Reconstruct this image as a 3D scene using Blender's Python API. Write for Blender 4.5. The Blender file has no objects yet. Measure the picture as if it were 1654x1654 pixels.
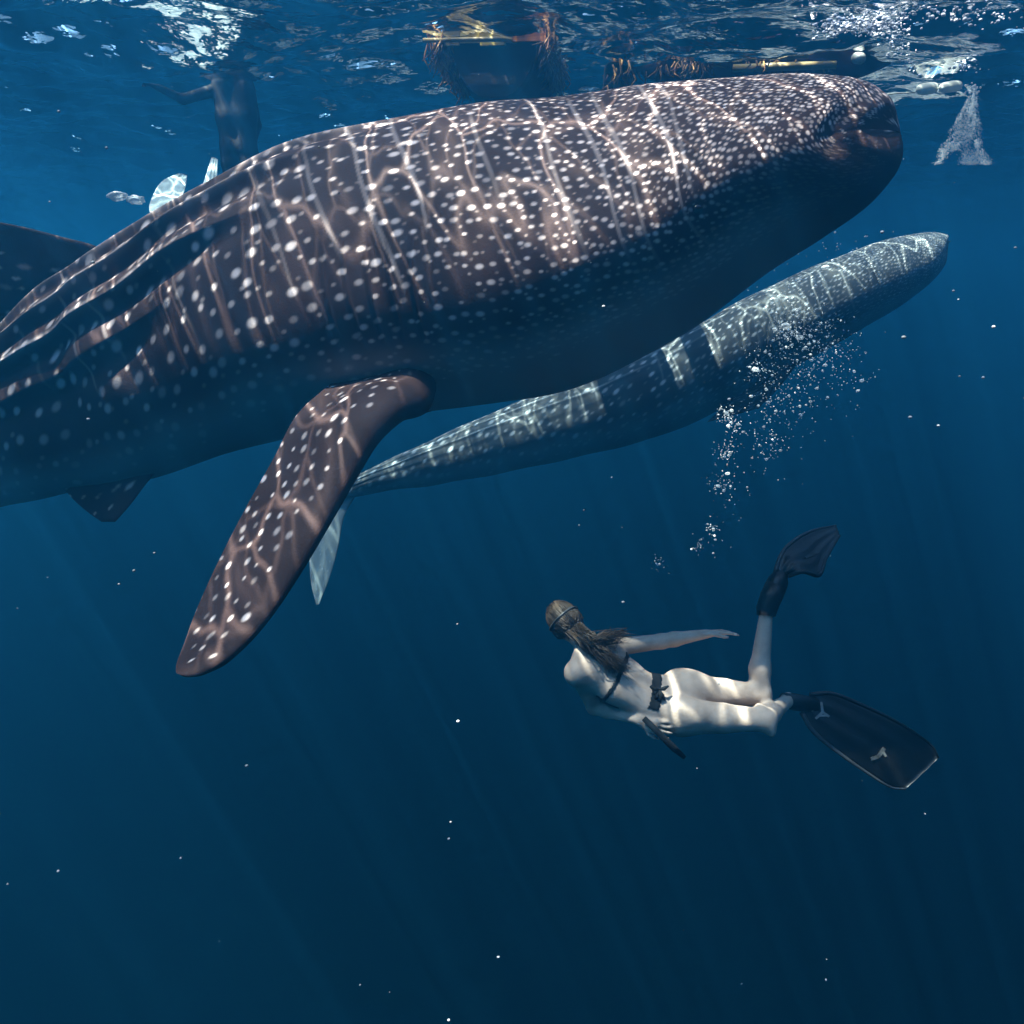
import bpy, math, random
import numpy as np
from mathutils import Vector

random.seed(7)
RNG = np.random.default_rng(11)
SC = bpy.context.scene
COL = SC.collection

# ---------------------------------------------------------------- camera
CAM_Z = -1.6            # the camera floats 1.6 m under the surface (surface = z 0)
PITCH = math.radians(-15)
F = 1432.0              # focal length in photo pixels (photo is 1654 px square)
cam_d = bpy.data.cameras.new('camera')
cam_d.sensor_width = 36.0
cam_d.lens = 36.0 * F / 1654.0
cam_d.clip_start = 0.05
cam_d.clip_end = 1000.0
cam = bpy.data.objects.new('camera', cam_d)
COL.objects.link(cam)
cam.location = (0, 0, CAM_Z)
cam.rotation_euler = (math.radians(90) + PITCH, 0, 0)
SC.camera = cam

# ---------------------------------------------------------------- sky, sun, exposure
SUN_DIR = Vector((0.37, 0.07, -0.92)).normalized()
to_sun = -SUN_DIR
world = bpy.data.worlds.new('World')
SC.world = world
world.use_nodes = True
wn = world.node_tree
wn.nodes.clear()
sky = wn.nodes.new('ShaderNodeTexSky')
sky.sky_type = 'NISHITA'
sky.sun_disc = False
sky.sun_elevation = math.asin(to_sun.z)
sky.sun_rotation = math.atan2(to_sun.x, to_sun.y)
bg = wn.nodes.new('ShaderNodeBackground')
bg.inputs['Strength'].default_value = 0.15
wo = wn.nodes.new('ShaderNodeOutputWorld')
wn.links.new(sky.outputs[0], bg.inputs[0])
wn.links.new(bg.outputs[0], wo.inputs[0])

sun_d = bpy.data.lights.new('sun', 'SUN')
sun_d.energy = 5.0
sun_d.angle = math.radians(0.5)
sun_d.color = (1.0, 0.91, 0.81)
sun = bpy.data.objects.new('sun', sun_d)
COL.objects.link(sun)
sun.rotation_euler = SUN_DIR.to_track_quat('-Z', 'Y').to_euler()
sun.location = (0, 0, 8)

SC.view_settings.view_transform = 'Standard'
SC.view_settings.look = 'None'
SC.view_settings.exposure = 0.72
SC.view_settings.gamma = 1.0
SC.view_settings.use_curve_mapping = False
SC.cycles.max_bounces = 5
SC.cycles.diffuse_bounces = 2
SC.cycles.glossy_bounces = 4
SC.cycles.transmission_bounces = 4
SC.cycles.volume_bounces = 0
SC.cycles.use_adaptive_sampling = True
SC.cycles.adaptive_threshold = .03
SC.cycles.transparent_max_bounces = 12
SC.cycles.sample_clamp_indirect = 3.0
SC.cycles.use_denoising = True
SC.cycles.caustics_reflective = False
SC.cycles.caustics_refractive = False

# ---------------------------------------------------------------- helpers
FWD = np.array([0, math.cos(PITCH), math.sin(PITCH)])
UPV = np.array([0, -math.sin(PITCH), math.cos(PITCH)])
RGT = np.array([1.0, 0, 0])
EYE = np.array([0, 0, CAM_Z])


def at(px, py, cz):
    """photo pixel + distance along the camera axis -> point in the sea"""
    return EYE + cz * (FWD + RGT * (px - 827.0) / F + UPV * (827.0 - py) / F)


def surf(px, py):
    """point of the still water surface seen at a pixel"""
    d = FWD + RGT * (px - 827.0) / F + UPV * (827.0 - py) / F
    return EYE + d * (-CAM_Z / d[2])


ORG = {}


def thing(name, loc, label, cat, group=None):
    o = bpy.data.objects.new(name, None)
    COL.objects.link(o)
    o.empty_display_size = 0.1
    o.location = tuple(loc)
    ORG[o.name] = np.array(loc, float)
    tag(o, label, cat, group)
    return o


def tag(o, label=None, cat=None, group=None, kind=None):
    if label: o['label'] = label
    if cat: o['category'] = cat
    if group: o['group'] = group
    if kind: o['kind'] = kind
    return o


def mesh(name, verts, faces, mat, parent=None, smooth=True, attrs=None, origin=None):
    verts = np.asarray(verts, float)
    if parent is not None:
        org = ORG[parent.name]
    elif origin is not None:
        org = np.array(origin, float)
    else:
        org = np.zeros(3)
    me = bpy.data.meshes.new(name)
    if isinstance(faces, np.ndarray):
        nf, k = faces.shape
        me.vertices.add(len(verts))
        me.vertices.foreach_set('co', (verts - org).astype(np.float32).ravel())
        me.loops.add(nf * k)
        me.loops.foreach_set('vertex_index', faces.astype(np.int32).ravel())
        me.polygons.add(nf)
        me.polygons.foreach_set('loop_start', np.arange(0, nf * k, k, dtype=np.int32))
        me.polygons.foreach_set('loop_total', np.full(nf, k, dtype=np.int32))
        me.update(calc_edges=True)
        me.validate()
    else:
        me.from_pydata([tuple(v) for v in (verts - org)], [], faces)
        me.update()
    me.polygons.foreach_set('use_smooth', np.full(len(me.polygons), smooth, dtype=bool))
    for k, v in (attrs or {}).items():
        a = me.attributes.new(k, 'FLOAT', 'POINT')
        a.data.foreach_set('value', np.asarray(v, np.float32).ravel())
    if mat is not None:
        me.materials.append(mat)
    o = bpy.data.objects.new(name, me)
    COL.objects.link(o)
    if parent is not None:
        o.parent = parent
    else:
        o.location = tuple(org)
    ORG[o.name] = org
    return o


def grid_faces(n, m, wrap_m=False):
    i = np.arange(n - 1)[:, None]
    mm = m if wrap_m else m - 1
    j = np.arange(mm)[None, :]
    j2 = (j + 1) % m
    a = i * m + j; b = i * m + j2; c = (i + 1) * m + j2; d = (i + 1) * m + j
    return np.stack([a, b, c, d], -1).reshape(-1, 4)


def hermite(t, x, y):
    """smooth interpolation of the rows of y known at x"""
    x = np.asarray(x, float); y = np.asarray(y, float)
    if y.ndim == 1: y = y[:, None]
    m = np.zeros_like(y)
    m[1:-1] = (y[2:] - y[:-2]) / (x[2:] - x[:-2])[:, None]
    m[0] = (y[1] - y[0]) / (x[1] - x[0]); m[-1] = (y[-1] - y[-2]) / (x[-1] - x[-2])
    k = np.clip(np.searchsorted(x, t) - 1, 0, len(x) - 2)
    h = (x[k + 1] - x[k])[:, None]; u = ((t - x[k])[:, None]) / h
    r = ((2*u**3 - 3*u**2 + 1) * y[k] + (u**3 - 2*u**2 + u) * h * m[k]
         + (-2*u**3 + 3*u**2) * y[k + 1] + (u**3 - u**2) * h * m[k + 1])
    return r


def unit(v):
    v = np.asarray(v, float)
    return v / (np.linalg.norm(v) + 1e-12)


def smooth01(x, a, b):
    t = np.clip((x - a) / (b - a), 0, 1)
    return t * t * (3 - 2 * t)


def tube(pts, rads, sides=10, caps=True, flat=None):
    """tapered tube along points; flat=(axis vector, factor) squashes it"""
    pts = np.asarray(pts, float); rads = np.broadcast_to(np.asarray(rads, float), (len(pts),))
    V = []
    prev = None
    for i in range(len(pts)):
        t = pts[min(i + 1, len(pts) - 1)] - pts[max(i - 1, 0)]
        t = t / (np.linalg.norm(t) + 1e-9)
        if prev is None:
            ref = np.array([0, 0, 1.0]) if abs(t[2]) < 0.9 else np.array([1.0, 0, 0])
            if flat is not None: ref = np.asarray(flat[0], float)
        else:
            ref = prev
        n = ref - t * np.dot(ref, t); n /= np.linalg.norm(n) + 1e-9
        prev = n
        b = np.cross(t, n)
        fl = flat[1] if flat is not None else 1.0
        for s in range(sides):
            a = 2 * math.pi * s / sides
            V.append(pts[i] + rads[i] * (math.cos(a) * n * fl + math.sin(a) * b))
    Fc = [tuple(int(q) for q in f) for f in grid_faces(len(pts), sides, True)]
    if caps:
        Fc.append(tuple(range(sides))[::-1])
        Fc.append(tuple(range((len(pts) - 1) * sides, len(pts) * sides)))
    return np.array(V), Fc


class Join:
    def __init__(self): self.v = []; self.f = []; self.n = 0
    def add(self, V, Fc):
        self.v.append(np.asarray(V)); self.f += [tuple(int(i) + self.n for i in f) for f in Fc]; self.n += len(V)
    def build(self, name, mat, parent=None, smooth=True, origin=None):
        return mesh(name, np.concatenate(self.v), self.f, mat, parent, smooth, origin=origin)


def ico(sub=1):
    t = (1 + 5 ** .5) / 2
    V = [(-1, t, 0), (1, t, 0), (-1, -t, 0), (1, -t, 0), (0, -1, t), (0, 1, t), (0, -1, -t), (0, 1, -t),
         (t, 0, -1), (t, 0, 1), (-t, 0, -1), (-t, 0, 1)]
    V = [np.array(v) / np.linalg.norm(v) for v in V]
    Fc = [(0, 11, 5), (0, 5, 1), (0, 1, 7), (0, 7, 10), (0, 10, 11), (1, 5, 9), (5, 11, 4), (11, 10, 2), (10, 7, 6),
          (7, 1, 8), (3, 9, 4), (3, 4, 2), (3, 2, 6), (3, 6, 8), (3, 8, 9), (4, 9, 5), (2, 4, 11), (6, 2, 10), (8, 6, 7), (9, 8, 1)]
    for _ in range(sub):
        cache = {}; nf = []
        def mid(a, b):
            k = (min(a, b), max(a, b))
            if k not in cache:
                p = V[a] + V[b]; V.append(p / np.linalg.norm(p)); cache[k] = len(V) - 1
            return cache[k]
        for a, b, c in Fc:
            ab, bc, ca = mid(a, b), mid(b, c), mid(c, a)
            nf += [(a, ab, ca), (b, bc, ab), (c, ca, bc), (ab, bc, ca)]
        Fc = nf
    return np.array(V), Fc


ICO0 = ico(0); ICO1 = ico(1); ICO2 = ico(2)

# ---------------------------------------------------------------- materials


def nmat(name):
    m = bpy.data.materials.new(name)
    m.use_nodes = True
    nt = m.node_tree
    nt.nodes.clear()
    return m, nt, nt.nodes, nt.links


def pmat(name, col, rough=0.6, var=0.25, scale=12.0, bump=0.0, bscale=60.0, spec=0.4, alpha=1.0, col2=None):
    """procedural painted / natural surface: noise between two tones, fine relief"""
    m, nt, N, L = nmat(name)
    out = N.new('ShaderNodeOutputMaterial'); p = N.new('ShaderNodeBsdfPrincipled')
    tc = N.new('ShaderNodeTexCoord'); nz = N.new('ShaderNodeTexNoise'); nz.inputs['Scale'].default_value = scale
    nz.inputs['Detail'].default_value = 5
    L.new(tc.outputs['Object'], nz.inputs['Vector'])
    mx = N.new('ShaderNodeMix'); mx.data_type = 'RGBA'
    c2 = col2 or tuple(c * (1 - var) for c in col)
    mx.inputs['A'].default_value = (*col, 1); mx.inputs['B'].default_value = (*c2, 1)
    rp = N.new('ShaderNodeMapRange'); rp.inputs['From Min'].default_value = .35; rp.inputs['From Max'].default_value = .65
    L.new(nz.outputs['Fac'], rp.inputs['Value']); L.new(rp.outputs[0], mx.inputs['Factor'])
    L.new(mx.outputs['Result'], p.inputs['Base Color'])
    p.inputs['Roughness'].default_value = rough
    p.inputs['Specular IOR Level'].default_value = spec
    p.inputs['Alpha'].default_value = alpha
    if bump:
        n2 = N.new('ShaderNodeTexNoise'); n2.inputs['Scale'].default_value = bscale; n2.inputs['Detail'].default_value = 4
        L.new(tc.outputs['Object'], n2.inputs['Vector'])
        b = N.new('ShaderNodeBump'); b.inputs['Strength'].default_value = bump; b.inputs['Distance'].default_value = .01
        L.new(n2.outputs['Fac'], b.inputs['Height']); L.new(b.outputs[0], p.inputs['Normal'])
    L.new(p.outputs[0], out.inputs[0])
    return m


def shark_mat(name, dark, dark2, spotc, bellyc):
    m, nt, N, L = nmat(name)
    out = N.new('ShaderNodeOutputMaterial'); p = N.new('ShaderNodeBsdfPrincipled')
    tc = N.new('ShaderNodeTexCoord')
    nz = N.new('ShaderNodeTexNoise'); nz.inputs['Scale'].default_value = 3.0; nz.inputs['Detail'].default_value = 7
    L.new(tc.outputs['Object'], nz.inputs['Vector'])
    mx = N.new('ShaderNodeMix'); mx.data_type = 'RGBA'
    mx.inputs['A'].default_value = (*dark, 1); mx.inputs['B'].default_value = (*dark2, 1)
    rp = N.new('ShaderNodeMapRange'); rp.inputs['From Min'].default_value = .35; rp.inputs['From Max'].default_value = .68
    L.new(nz.outputs['Fac'], rp.inputs['Value']); L.new(rp.outputs[0], mx.inputs['Factor'])
    ab = N.new('ShaderNodeAttribute'); ab.attribute_name = 'belly'
    mb = N.new('ShaderNodeMix'); mb.data_type = 'RGBA'
    L.new(ab.outputs['Fac'], mb.inputs['Factor']); L.new(mx.outputs['Result'], mb.inputs['A'])
    mb.inputs['B'].default_value = (*bellyc, 1)
    asx = N.new('ShaderNodeAttribute'); asx.attribute_name = 'spot'
    ms = N.new('ShaderNodeMix'); ms.data_type = 'RGBA'
    L.new(asx.outputs['Fac'], ms.inputs['Factor']); L.new(mb.outputs['Result'], ms.inputs['A'])
    ms.inputs['B'].default_value = (*spotc, 1)
    L.new(ms.outputs['Result'], p.inputs['Base Color'])
    p.inputs['Roughness'].default_value = .7
    p.inputs['Specular IOR Level'].default_value = .12
    n2 = N.new('ShaderNodeTexNoise'); n2.inputs['Scale'].default_value = 90; n2.inputs['Detail'].default_value = 4
    L.new(tc.outputs['Object'], n2.inputs['Vector'])
    b = N.new('ShaderNodeBump'); b.inputs['Strength'].default_value = .25; b.inputs['Distance'].default_value = .008
    L.new(n2.outputs['Fac'], b.inputs['Height']); L.new(b.outputs[0], p.inputs['Normal'])
    L.new(p.outputs[0], out.inputs[0])
    return m


M_SHARK = shark_mat('shark_skin', (.036, .0180, .0170), (.062, .034, .031), (.90, .73, .70), (.30, .29, .28))
M_SHARK_FAR = shark_mat('far_shark_skin', (.085, .085, .088), (.11, .11, .11), (.85, .86, .86), (.30, .31, .32))  # paler all over than the near skin: water haze put into the colour
M_EYE = pmat('shark_eye', (.01, .01, .012), .15, .1)
M_SKIN = pmat('skin', (.60, .45, .36), .55, .22, 16, .15, 70, .3)
M_HAIR = pmat('hair', (.065, .044, .027), .45, .5, 30, .3, 120, .4, col2=(.04, .028, .02))
M_BIKINI = pmat('bikini_cloth', (.012, .016, .02), .7, .3, 40, .2, 300, .3)
M_FIN = pmat('fin_rubber', (.005, .006, .007), .38, .4, 15, .1, 40, .5)
M_RAIL = pmat('fin_rail', (.06, .065, .07), .4, .3, 15)
M_MARK = pmat('fin_print', (.28, .29, .29), .5, .25, 60)
M_MARK2 = pmat('fin_print_worn', (.085, .09, .09), .6, .6, 40)
M_MASK = pmat('mask_silicone', (.10, .105, .11), .3, .2, 20)
M_WETSUIT = pmat('wetsuit', (.010, .009, .013), .7, .3, 12, .2, 120, .3)
M_CLEARFIN = pmat('pale_fin_rubber', (.62, .72, .70), .4, .35, 12)
M_HULL = pmat('hull_paint', (.030, .020, .026), .6, .5, 6, .4, 25)
M_HULL2 = pmat('hull_paint_maroon', (.10, .03, .04), .6, .5, 6, .4, 25)
M_YELLOW = pmat('hull_stripe_yellow', (.75, .55, .10), .5, .5, 8, .2, 30)
M_ORANGE = pmat('hull_stripe_orange', (.60, .20, .06), .5, .5, 8, .2, 30)
M_BAMBOO = pmat('bamboo', (.34, .25, .11), .5, .4, 10, .2, 40)
M_WEED = pmat('weed', (.34, .18, .05), .8, .6, 14, .3, 40, col2=(.12, .035, .02))
M_FLOAT = pmat('foam_float', (.85, .85, .78), .6, .15, 14, .2, 60)
M_ROPE = pmat('rope', (.55, .55, .48), .8, .3, 60)
M_SNOW = pmat('floating_speck', (.40, .41, .42), .7, .2, 30)
M_FOAM = pmat('foam', (.90, .87, .92), .4, .1, 30, spec=.7)


def bubble_mat():
    m, nt, N, L = nmat('air_bubble')
    out = N.new('ShaderNodeOutputMaterial')
    lw_ = N.new('ShaderNodeLayerWeight'); lw_.inputs['Blend'].default_value = .35
    p = N.new('ShaderNodeBsdfPrincipled'); p.inputs['Base Color'].default_value = (.95, .96, .97, 1)
    p.inputs['Roughness'].default_value = .15; p.inputs['Specular IOR Level'].default_value = 1.0
    tr = N.new('ShaderNodeBsdfTransparent'); mx = N.new('ShaderNodeMixShader')
    mr = N.new('ShaderNodeMapRange'); mr.inputs['To Min'].default_value = .28; mr.inputs['To Max'].default_value = 1.0
    L.new(lw_.outputs['Facing'], mr.inputs['Value']); L.new(mr.outputs[0], mx.inputs[0])
    L.new(tr.outputs[0], mx.inputs[1]); L.new(p.outputs[0], mx.inputs[2]); L.new(mx.outputs[0], out.inputs[0])
    return m


M_BUBBLE = bubble_mat()


def water_mat():
    m, nt, N, L = nmat('sea_surface')
    out = N.new('ShaderNodeOutputMaterial')
    tr = N.new('ShaderNodeBsdfTransparent'); gl = N.new('ShaderNodeBsdfGlossy')
    gl.inputs['Roughness'].default_value = .10
    fr = N.new('ShaderNodeFresnel'); fr.inputs['IOR'].default_value = 1.333
    mixs = N.new('ShaderNodeMixShader')
    geo = N.new('ShaderNodeNewGeometry')
    # fine ripples
    mp = N.new('ShaderNodeMapping'); mp.inputs['Scale'].default_value = (3.0, 5.0, 1.0)
    L.new(geo.outputs['Position'], mp.inputs['Vector'])
    nz = N.new('ShaderNodeTexNoise'); nz.inputs['Scale'].default_value = 1.4; nz.inputs['Detail'].default_value = 3
    L.new(mp.outputs[0], nz.inputs['Vector'])
    bp = N.new('ShaderNodeBump'); bp.inputs['Strength'].default_value = .5; bp.inputs['Distance'].default_value = .05
    L.new(nz.outputs['Fac'], bp.inputs['Height'])
    L.new(bp.outputs[0], gl.inputs['Normal'])
    L.new(bp.outputs[0], fr.inputs['Normal'])
    # caustic net painted into the transparent colour, in place of light focused by ripples
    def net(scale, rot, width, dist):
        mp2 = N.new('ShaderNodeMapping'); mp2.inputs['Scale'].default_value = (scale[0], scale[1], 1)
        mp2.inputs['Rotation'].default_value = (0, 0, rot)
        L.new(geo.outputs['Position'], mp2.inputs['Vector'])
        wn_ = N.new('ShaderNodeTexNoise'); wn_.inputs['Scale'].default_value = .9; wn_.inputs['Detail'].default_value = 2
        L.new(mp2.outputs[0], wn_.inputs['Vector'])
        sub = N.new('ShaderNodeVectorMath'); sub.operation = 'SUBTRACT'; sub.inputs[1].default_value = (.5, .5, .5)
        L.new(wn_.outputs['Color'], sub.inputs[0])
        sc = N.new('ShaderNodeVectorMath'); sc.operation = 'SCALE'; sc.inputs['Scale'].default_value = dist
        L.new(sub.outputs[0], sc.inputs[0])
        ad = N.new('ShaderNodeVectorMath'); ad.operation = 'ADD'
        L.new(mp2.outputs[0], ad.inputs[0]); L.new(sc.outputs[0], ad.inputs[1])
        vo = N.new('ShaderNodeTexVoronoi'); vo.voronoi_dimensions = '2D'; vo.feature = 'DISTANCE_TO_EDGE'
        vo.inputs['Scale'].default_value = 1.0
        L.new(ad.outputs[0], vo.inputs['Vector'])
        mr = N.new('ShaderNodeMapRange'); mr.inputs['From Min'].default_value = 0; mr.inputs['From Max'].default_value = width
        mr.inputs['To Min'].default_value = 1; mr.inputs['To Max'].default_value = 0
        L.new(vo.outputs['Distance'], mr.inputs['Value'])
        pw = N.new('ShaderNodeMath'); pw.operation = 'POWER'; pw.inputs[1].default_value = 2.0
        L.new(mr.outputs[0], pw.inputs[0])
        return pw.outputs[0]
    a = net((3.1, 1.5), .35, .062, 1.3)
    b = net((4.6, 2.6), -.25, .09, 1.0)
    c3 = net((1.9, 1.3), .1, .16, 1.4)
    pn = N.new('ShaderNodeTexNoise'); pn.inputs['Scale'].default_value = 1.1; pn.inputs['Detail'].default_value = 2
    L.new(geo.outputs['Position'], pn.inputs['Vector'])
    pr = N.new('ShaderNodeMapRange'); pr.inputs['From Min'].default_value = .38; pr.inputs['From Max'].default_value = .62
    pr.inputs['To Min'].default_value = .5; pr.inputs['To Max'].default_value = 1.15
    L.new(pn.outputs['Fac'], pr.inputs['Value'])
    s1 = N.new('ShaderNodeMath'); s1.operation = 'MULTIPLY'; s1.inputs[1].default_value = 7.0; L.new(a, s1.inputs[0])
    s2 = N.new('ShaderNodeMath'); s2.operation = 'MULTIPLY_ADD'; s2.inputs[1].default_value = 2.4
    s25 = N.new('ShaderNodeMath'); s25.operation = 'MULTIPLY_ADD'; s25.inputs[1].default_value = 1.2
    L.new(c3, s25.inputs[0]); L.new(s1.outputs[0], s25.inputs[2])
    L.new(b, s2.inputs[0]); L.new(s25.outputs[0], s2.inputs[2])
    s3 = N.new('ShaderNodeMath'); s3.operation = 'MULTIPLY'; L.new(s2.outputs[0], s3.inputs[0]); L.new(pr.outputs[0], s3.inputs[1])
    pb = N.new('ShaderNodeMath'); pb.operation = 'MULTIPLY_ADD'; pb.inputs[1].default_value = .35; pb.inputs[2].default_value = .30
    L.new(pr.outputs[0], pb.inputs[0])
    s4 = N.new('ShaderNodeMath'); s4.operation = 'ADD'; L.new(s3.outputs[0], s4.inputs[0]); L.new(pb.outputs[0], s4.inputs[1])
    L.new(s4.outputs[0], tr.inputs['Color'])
    L.new(fr.outputs[0], mixs.inputs[0]); L.new(tr.outputs[0], mixs.inputs[1]); L.new(gl.outputs[0], mixs.inputs[2])
    L.new(mixs.outputs[0], out.inputs[0])
    return m


M_WATER = water_mat()

# ---------------------------------------------------------------- the setting: sea surface, sea bed, water


def axis_steps(lo, hi, a, b, fine, coarse):
    out = list(np.arange(a, b, fine))
    x, st = b, fine
    while x < hi:
        out.append(x); st = min(st * 1.15, coarse); x += st
    out.append(hi)
    x, st = a, fine
    pre = []
    while x > lo:
        st = min(st * 1.15, coarse); x -= st; pre.append(max(x, lo))
    return np.array(sorted(set(pre)) + out)


xs = axis_steps(-70, 70, -7, 7, .045, 1.5)
ys = axis_steps(-25, 90, 3.5, 13, .045, 1.5)
X, Y = np.meshgrid(xs, ys, indexing='ij')
Z = np.zeros_like(X)
wr = np.random.default_rng(5)
for k in range(46):
    lam = math.exp(wr.uniform(math.log(.22), math.log(2.6)))
    ang = wr.normal(1.48, .5)
    amp = .0125 * lam ** .95 * wr.uniform(.5, 1.2)
    ph = wr.uniform(0, 6.28)
    fade = np.ones_like(X)
    if lam < 1.0:
        fade = np.exp(-np.maximum(0, np.abs(X) - 8) / 4) * np.exp(-np.maximum(0, Y - 14) / 5) * np.exp(-np.maximum(0, 2 - Y) / 3)
    Z += fade * amp * np.sin((X * math.cos(ang) + Y * math.sin(ang)) * 2 * math.pi / lam + ph)
wv = np.stack([X, Y, Z], -1).reshape(-1, 3)
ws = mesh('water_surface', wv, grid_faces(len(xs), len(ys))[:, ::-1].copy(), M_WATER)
tag(ws, kind='structure')
# make sure the faces look up
me = ws.data
if me.polygons[len(me.polygons) // 2].normal.z < 0:
    me.flip_normals()

bx = np.linspace(-110, 110, 60); by = np.linspace(-50, 130, 60)
BX, BY = np.meshgrid(bx, by, indexing='ij')
BZ = -38 + 1.2 * np.sin(BX * .11) * np.cos(BY * .07) + .5 * np.sin(BX * .31 + BY * .23)
sb = mesh('sea_bed', np.stack([BX, BY, BZ], -1).reshape(-1, 3), grid_faces(60, 60),
          pmat('sand', (.10, .10, .09), .9, .4, .5, .3, 3))
tag(sb, kind='structure')


def box(x0, x1, y0, y1, z0, z1):
    V = [(x, y, z) for x in (x0, x1) for y in (y0, y1) for z in (z0, z1)]
    Fc = [(0, 1, 3, 2), (4, 6, 7, 5), (0, 4, 5, 1), (2, 3, 7, 6), (0, 2, 6, 4), (1, 5, 7, 3)]
    return V, Fc


def haze_mat():
    m, nt, N, L = nmat('sea_water_volume')
    out = N.new('ShaderNodeOutputMaterial')
    v = N.new('ShaderNodeVolumePrincipled')
    v.inputs['Color'].default_value = (.018, .255, .62, 1)
    v.inputs['Density'].default_value = .082
    v.inputs['Anisotropy'].default_value = .7
    v.inputs['Absorption Color'].default_value = (0, .14, .57, 1)   # red dies out first
    L.new(v.outputs[0], out.inputs['Volume'])
    return m


V, Fc = box(-112, 112, -52, 132, -41, 1.4)
hz = mesh('haze', V, Fc, haze_mat(), smooth=False)
tag(hz, 'clear blue sea water thickening into deep blue with distance', 'water', kind='stuff')

# ---------------------------------------------------------------- whale sharks


def splat(field, S, T, s0, t0, rs, rt, val):
    i0, i1 = np.searchsorted(S, [s0 - 1.3 * rs, s0 + 1.3 * rs])
    if i1 <= i0: return
    tt = T[i0:i1]
    j = np.where((tt[(i1 - i0) // 2] > t0 - 1.6 * rt) & (tt[(i1 - i0) // 2] < t0 + 1.6 * rt))[0]
    if len(j) == 0: return
    j0, j1 = j[0], j[-1] + 1
    d = np.sqrt(((S[i0:i1, None] - s0) / rs) ** 2 + ((tt[:, j0:j1] - t0) / rt) ** 2)
    w = val * (1 - smooth01(d, .42, 1.15))
    blk = field[i0:i1, j0:j1]
    np.maximum(blk, w, out=blk)


def spots_for(S, T, halfgirth, scale, rng, lines=True, strength=1.0):
    f = np.zeros(T.shape)
    L_ = S[-1]
    kx = np.array([0, .25, .55, .9, 1.3, 1.9, 2.6, 3.6, 5, 9]) * scale
    ky = np.array([.026, .028, .034, .041, .050, .070, .104, .145, .175, .17]) * scale
    s = .01; col = 0
    while s < L_:
        d = np.interp(s, kx, ky)
        hg = np.interp(s, S, halfgirth)
        n = int(hg * .80 / d) + 1
        for k in range(n):
            if rng.random() < .08: continue
            t = (k + .15 + .5 * (col % 2)) * d + rng.normal(0, .16) * d
            if t < 0: continue
            el = np.interp(s, [0, .6 * scale, 1.2 * scale, 2.2 * scale, 3 * scale], [1.05, 1.25, 1.5, 1.35, 1.1])
            r = d * rng.uniform(.14, .255) * (1 + .75 * max(0, 1 - s / (1.3 * scale)))
            fadet = 1 - .55 * float(smooth01(np.array(t / hg), .5, .85))
            splat(f, S, T, s + rng.normal(0, .16) * d, t, r * el, r / el ** .3, rng.uniform(.3, 1) * fadet * strength)
        # fainter small spots between
        for k in range(n):
            if rng.random() < .45: continue
            t = (k + .65 + .5 * (col % 2)) * d + rng.normal(0, .12) * d
            splat(f, S, T, s + d * .5 + rng.normal(0, .12) * d, max(t, .01), d * .15, d * .11, rng.uniform(.15, .45) * strength)
        s += d * .92; col += 1
    if lines:
        s = 1.05 * scale
        while s < L_:
            d = np.interp(s, kx, ky)
            hg = np.interp(s, S, halfgirth)
            t0 = rng.uniform(0, .18) * hg; t1 = rng.uniform(.42, .68) * hg
            v = rng.uniform(.08, .32)
            t = t0; ph = rng.uniform(0, 6)
            while t < t1:
                ss = s - .42 * (t - .3) + .012 * math.sin(t * 7 + ph)
                e = min(1, (t - t0) / .12, (t1 - t) / .12)
                splat(f, S, T, ss, t, .0055 * scale, .026 * scale, v * (e * .7 + .1) * strength)
                t += .006
            s += d * rng.uniform(1.6, 5.0)
    return f


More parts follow.
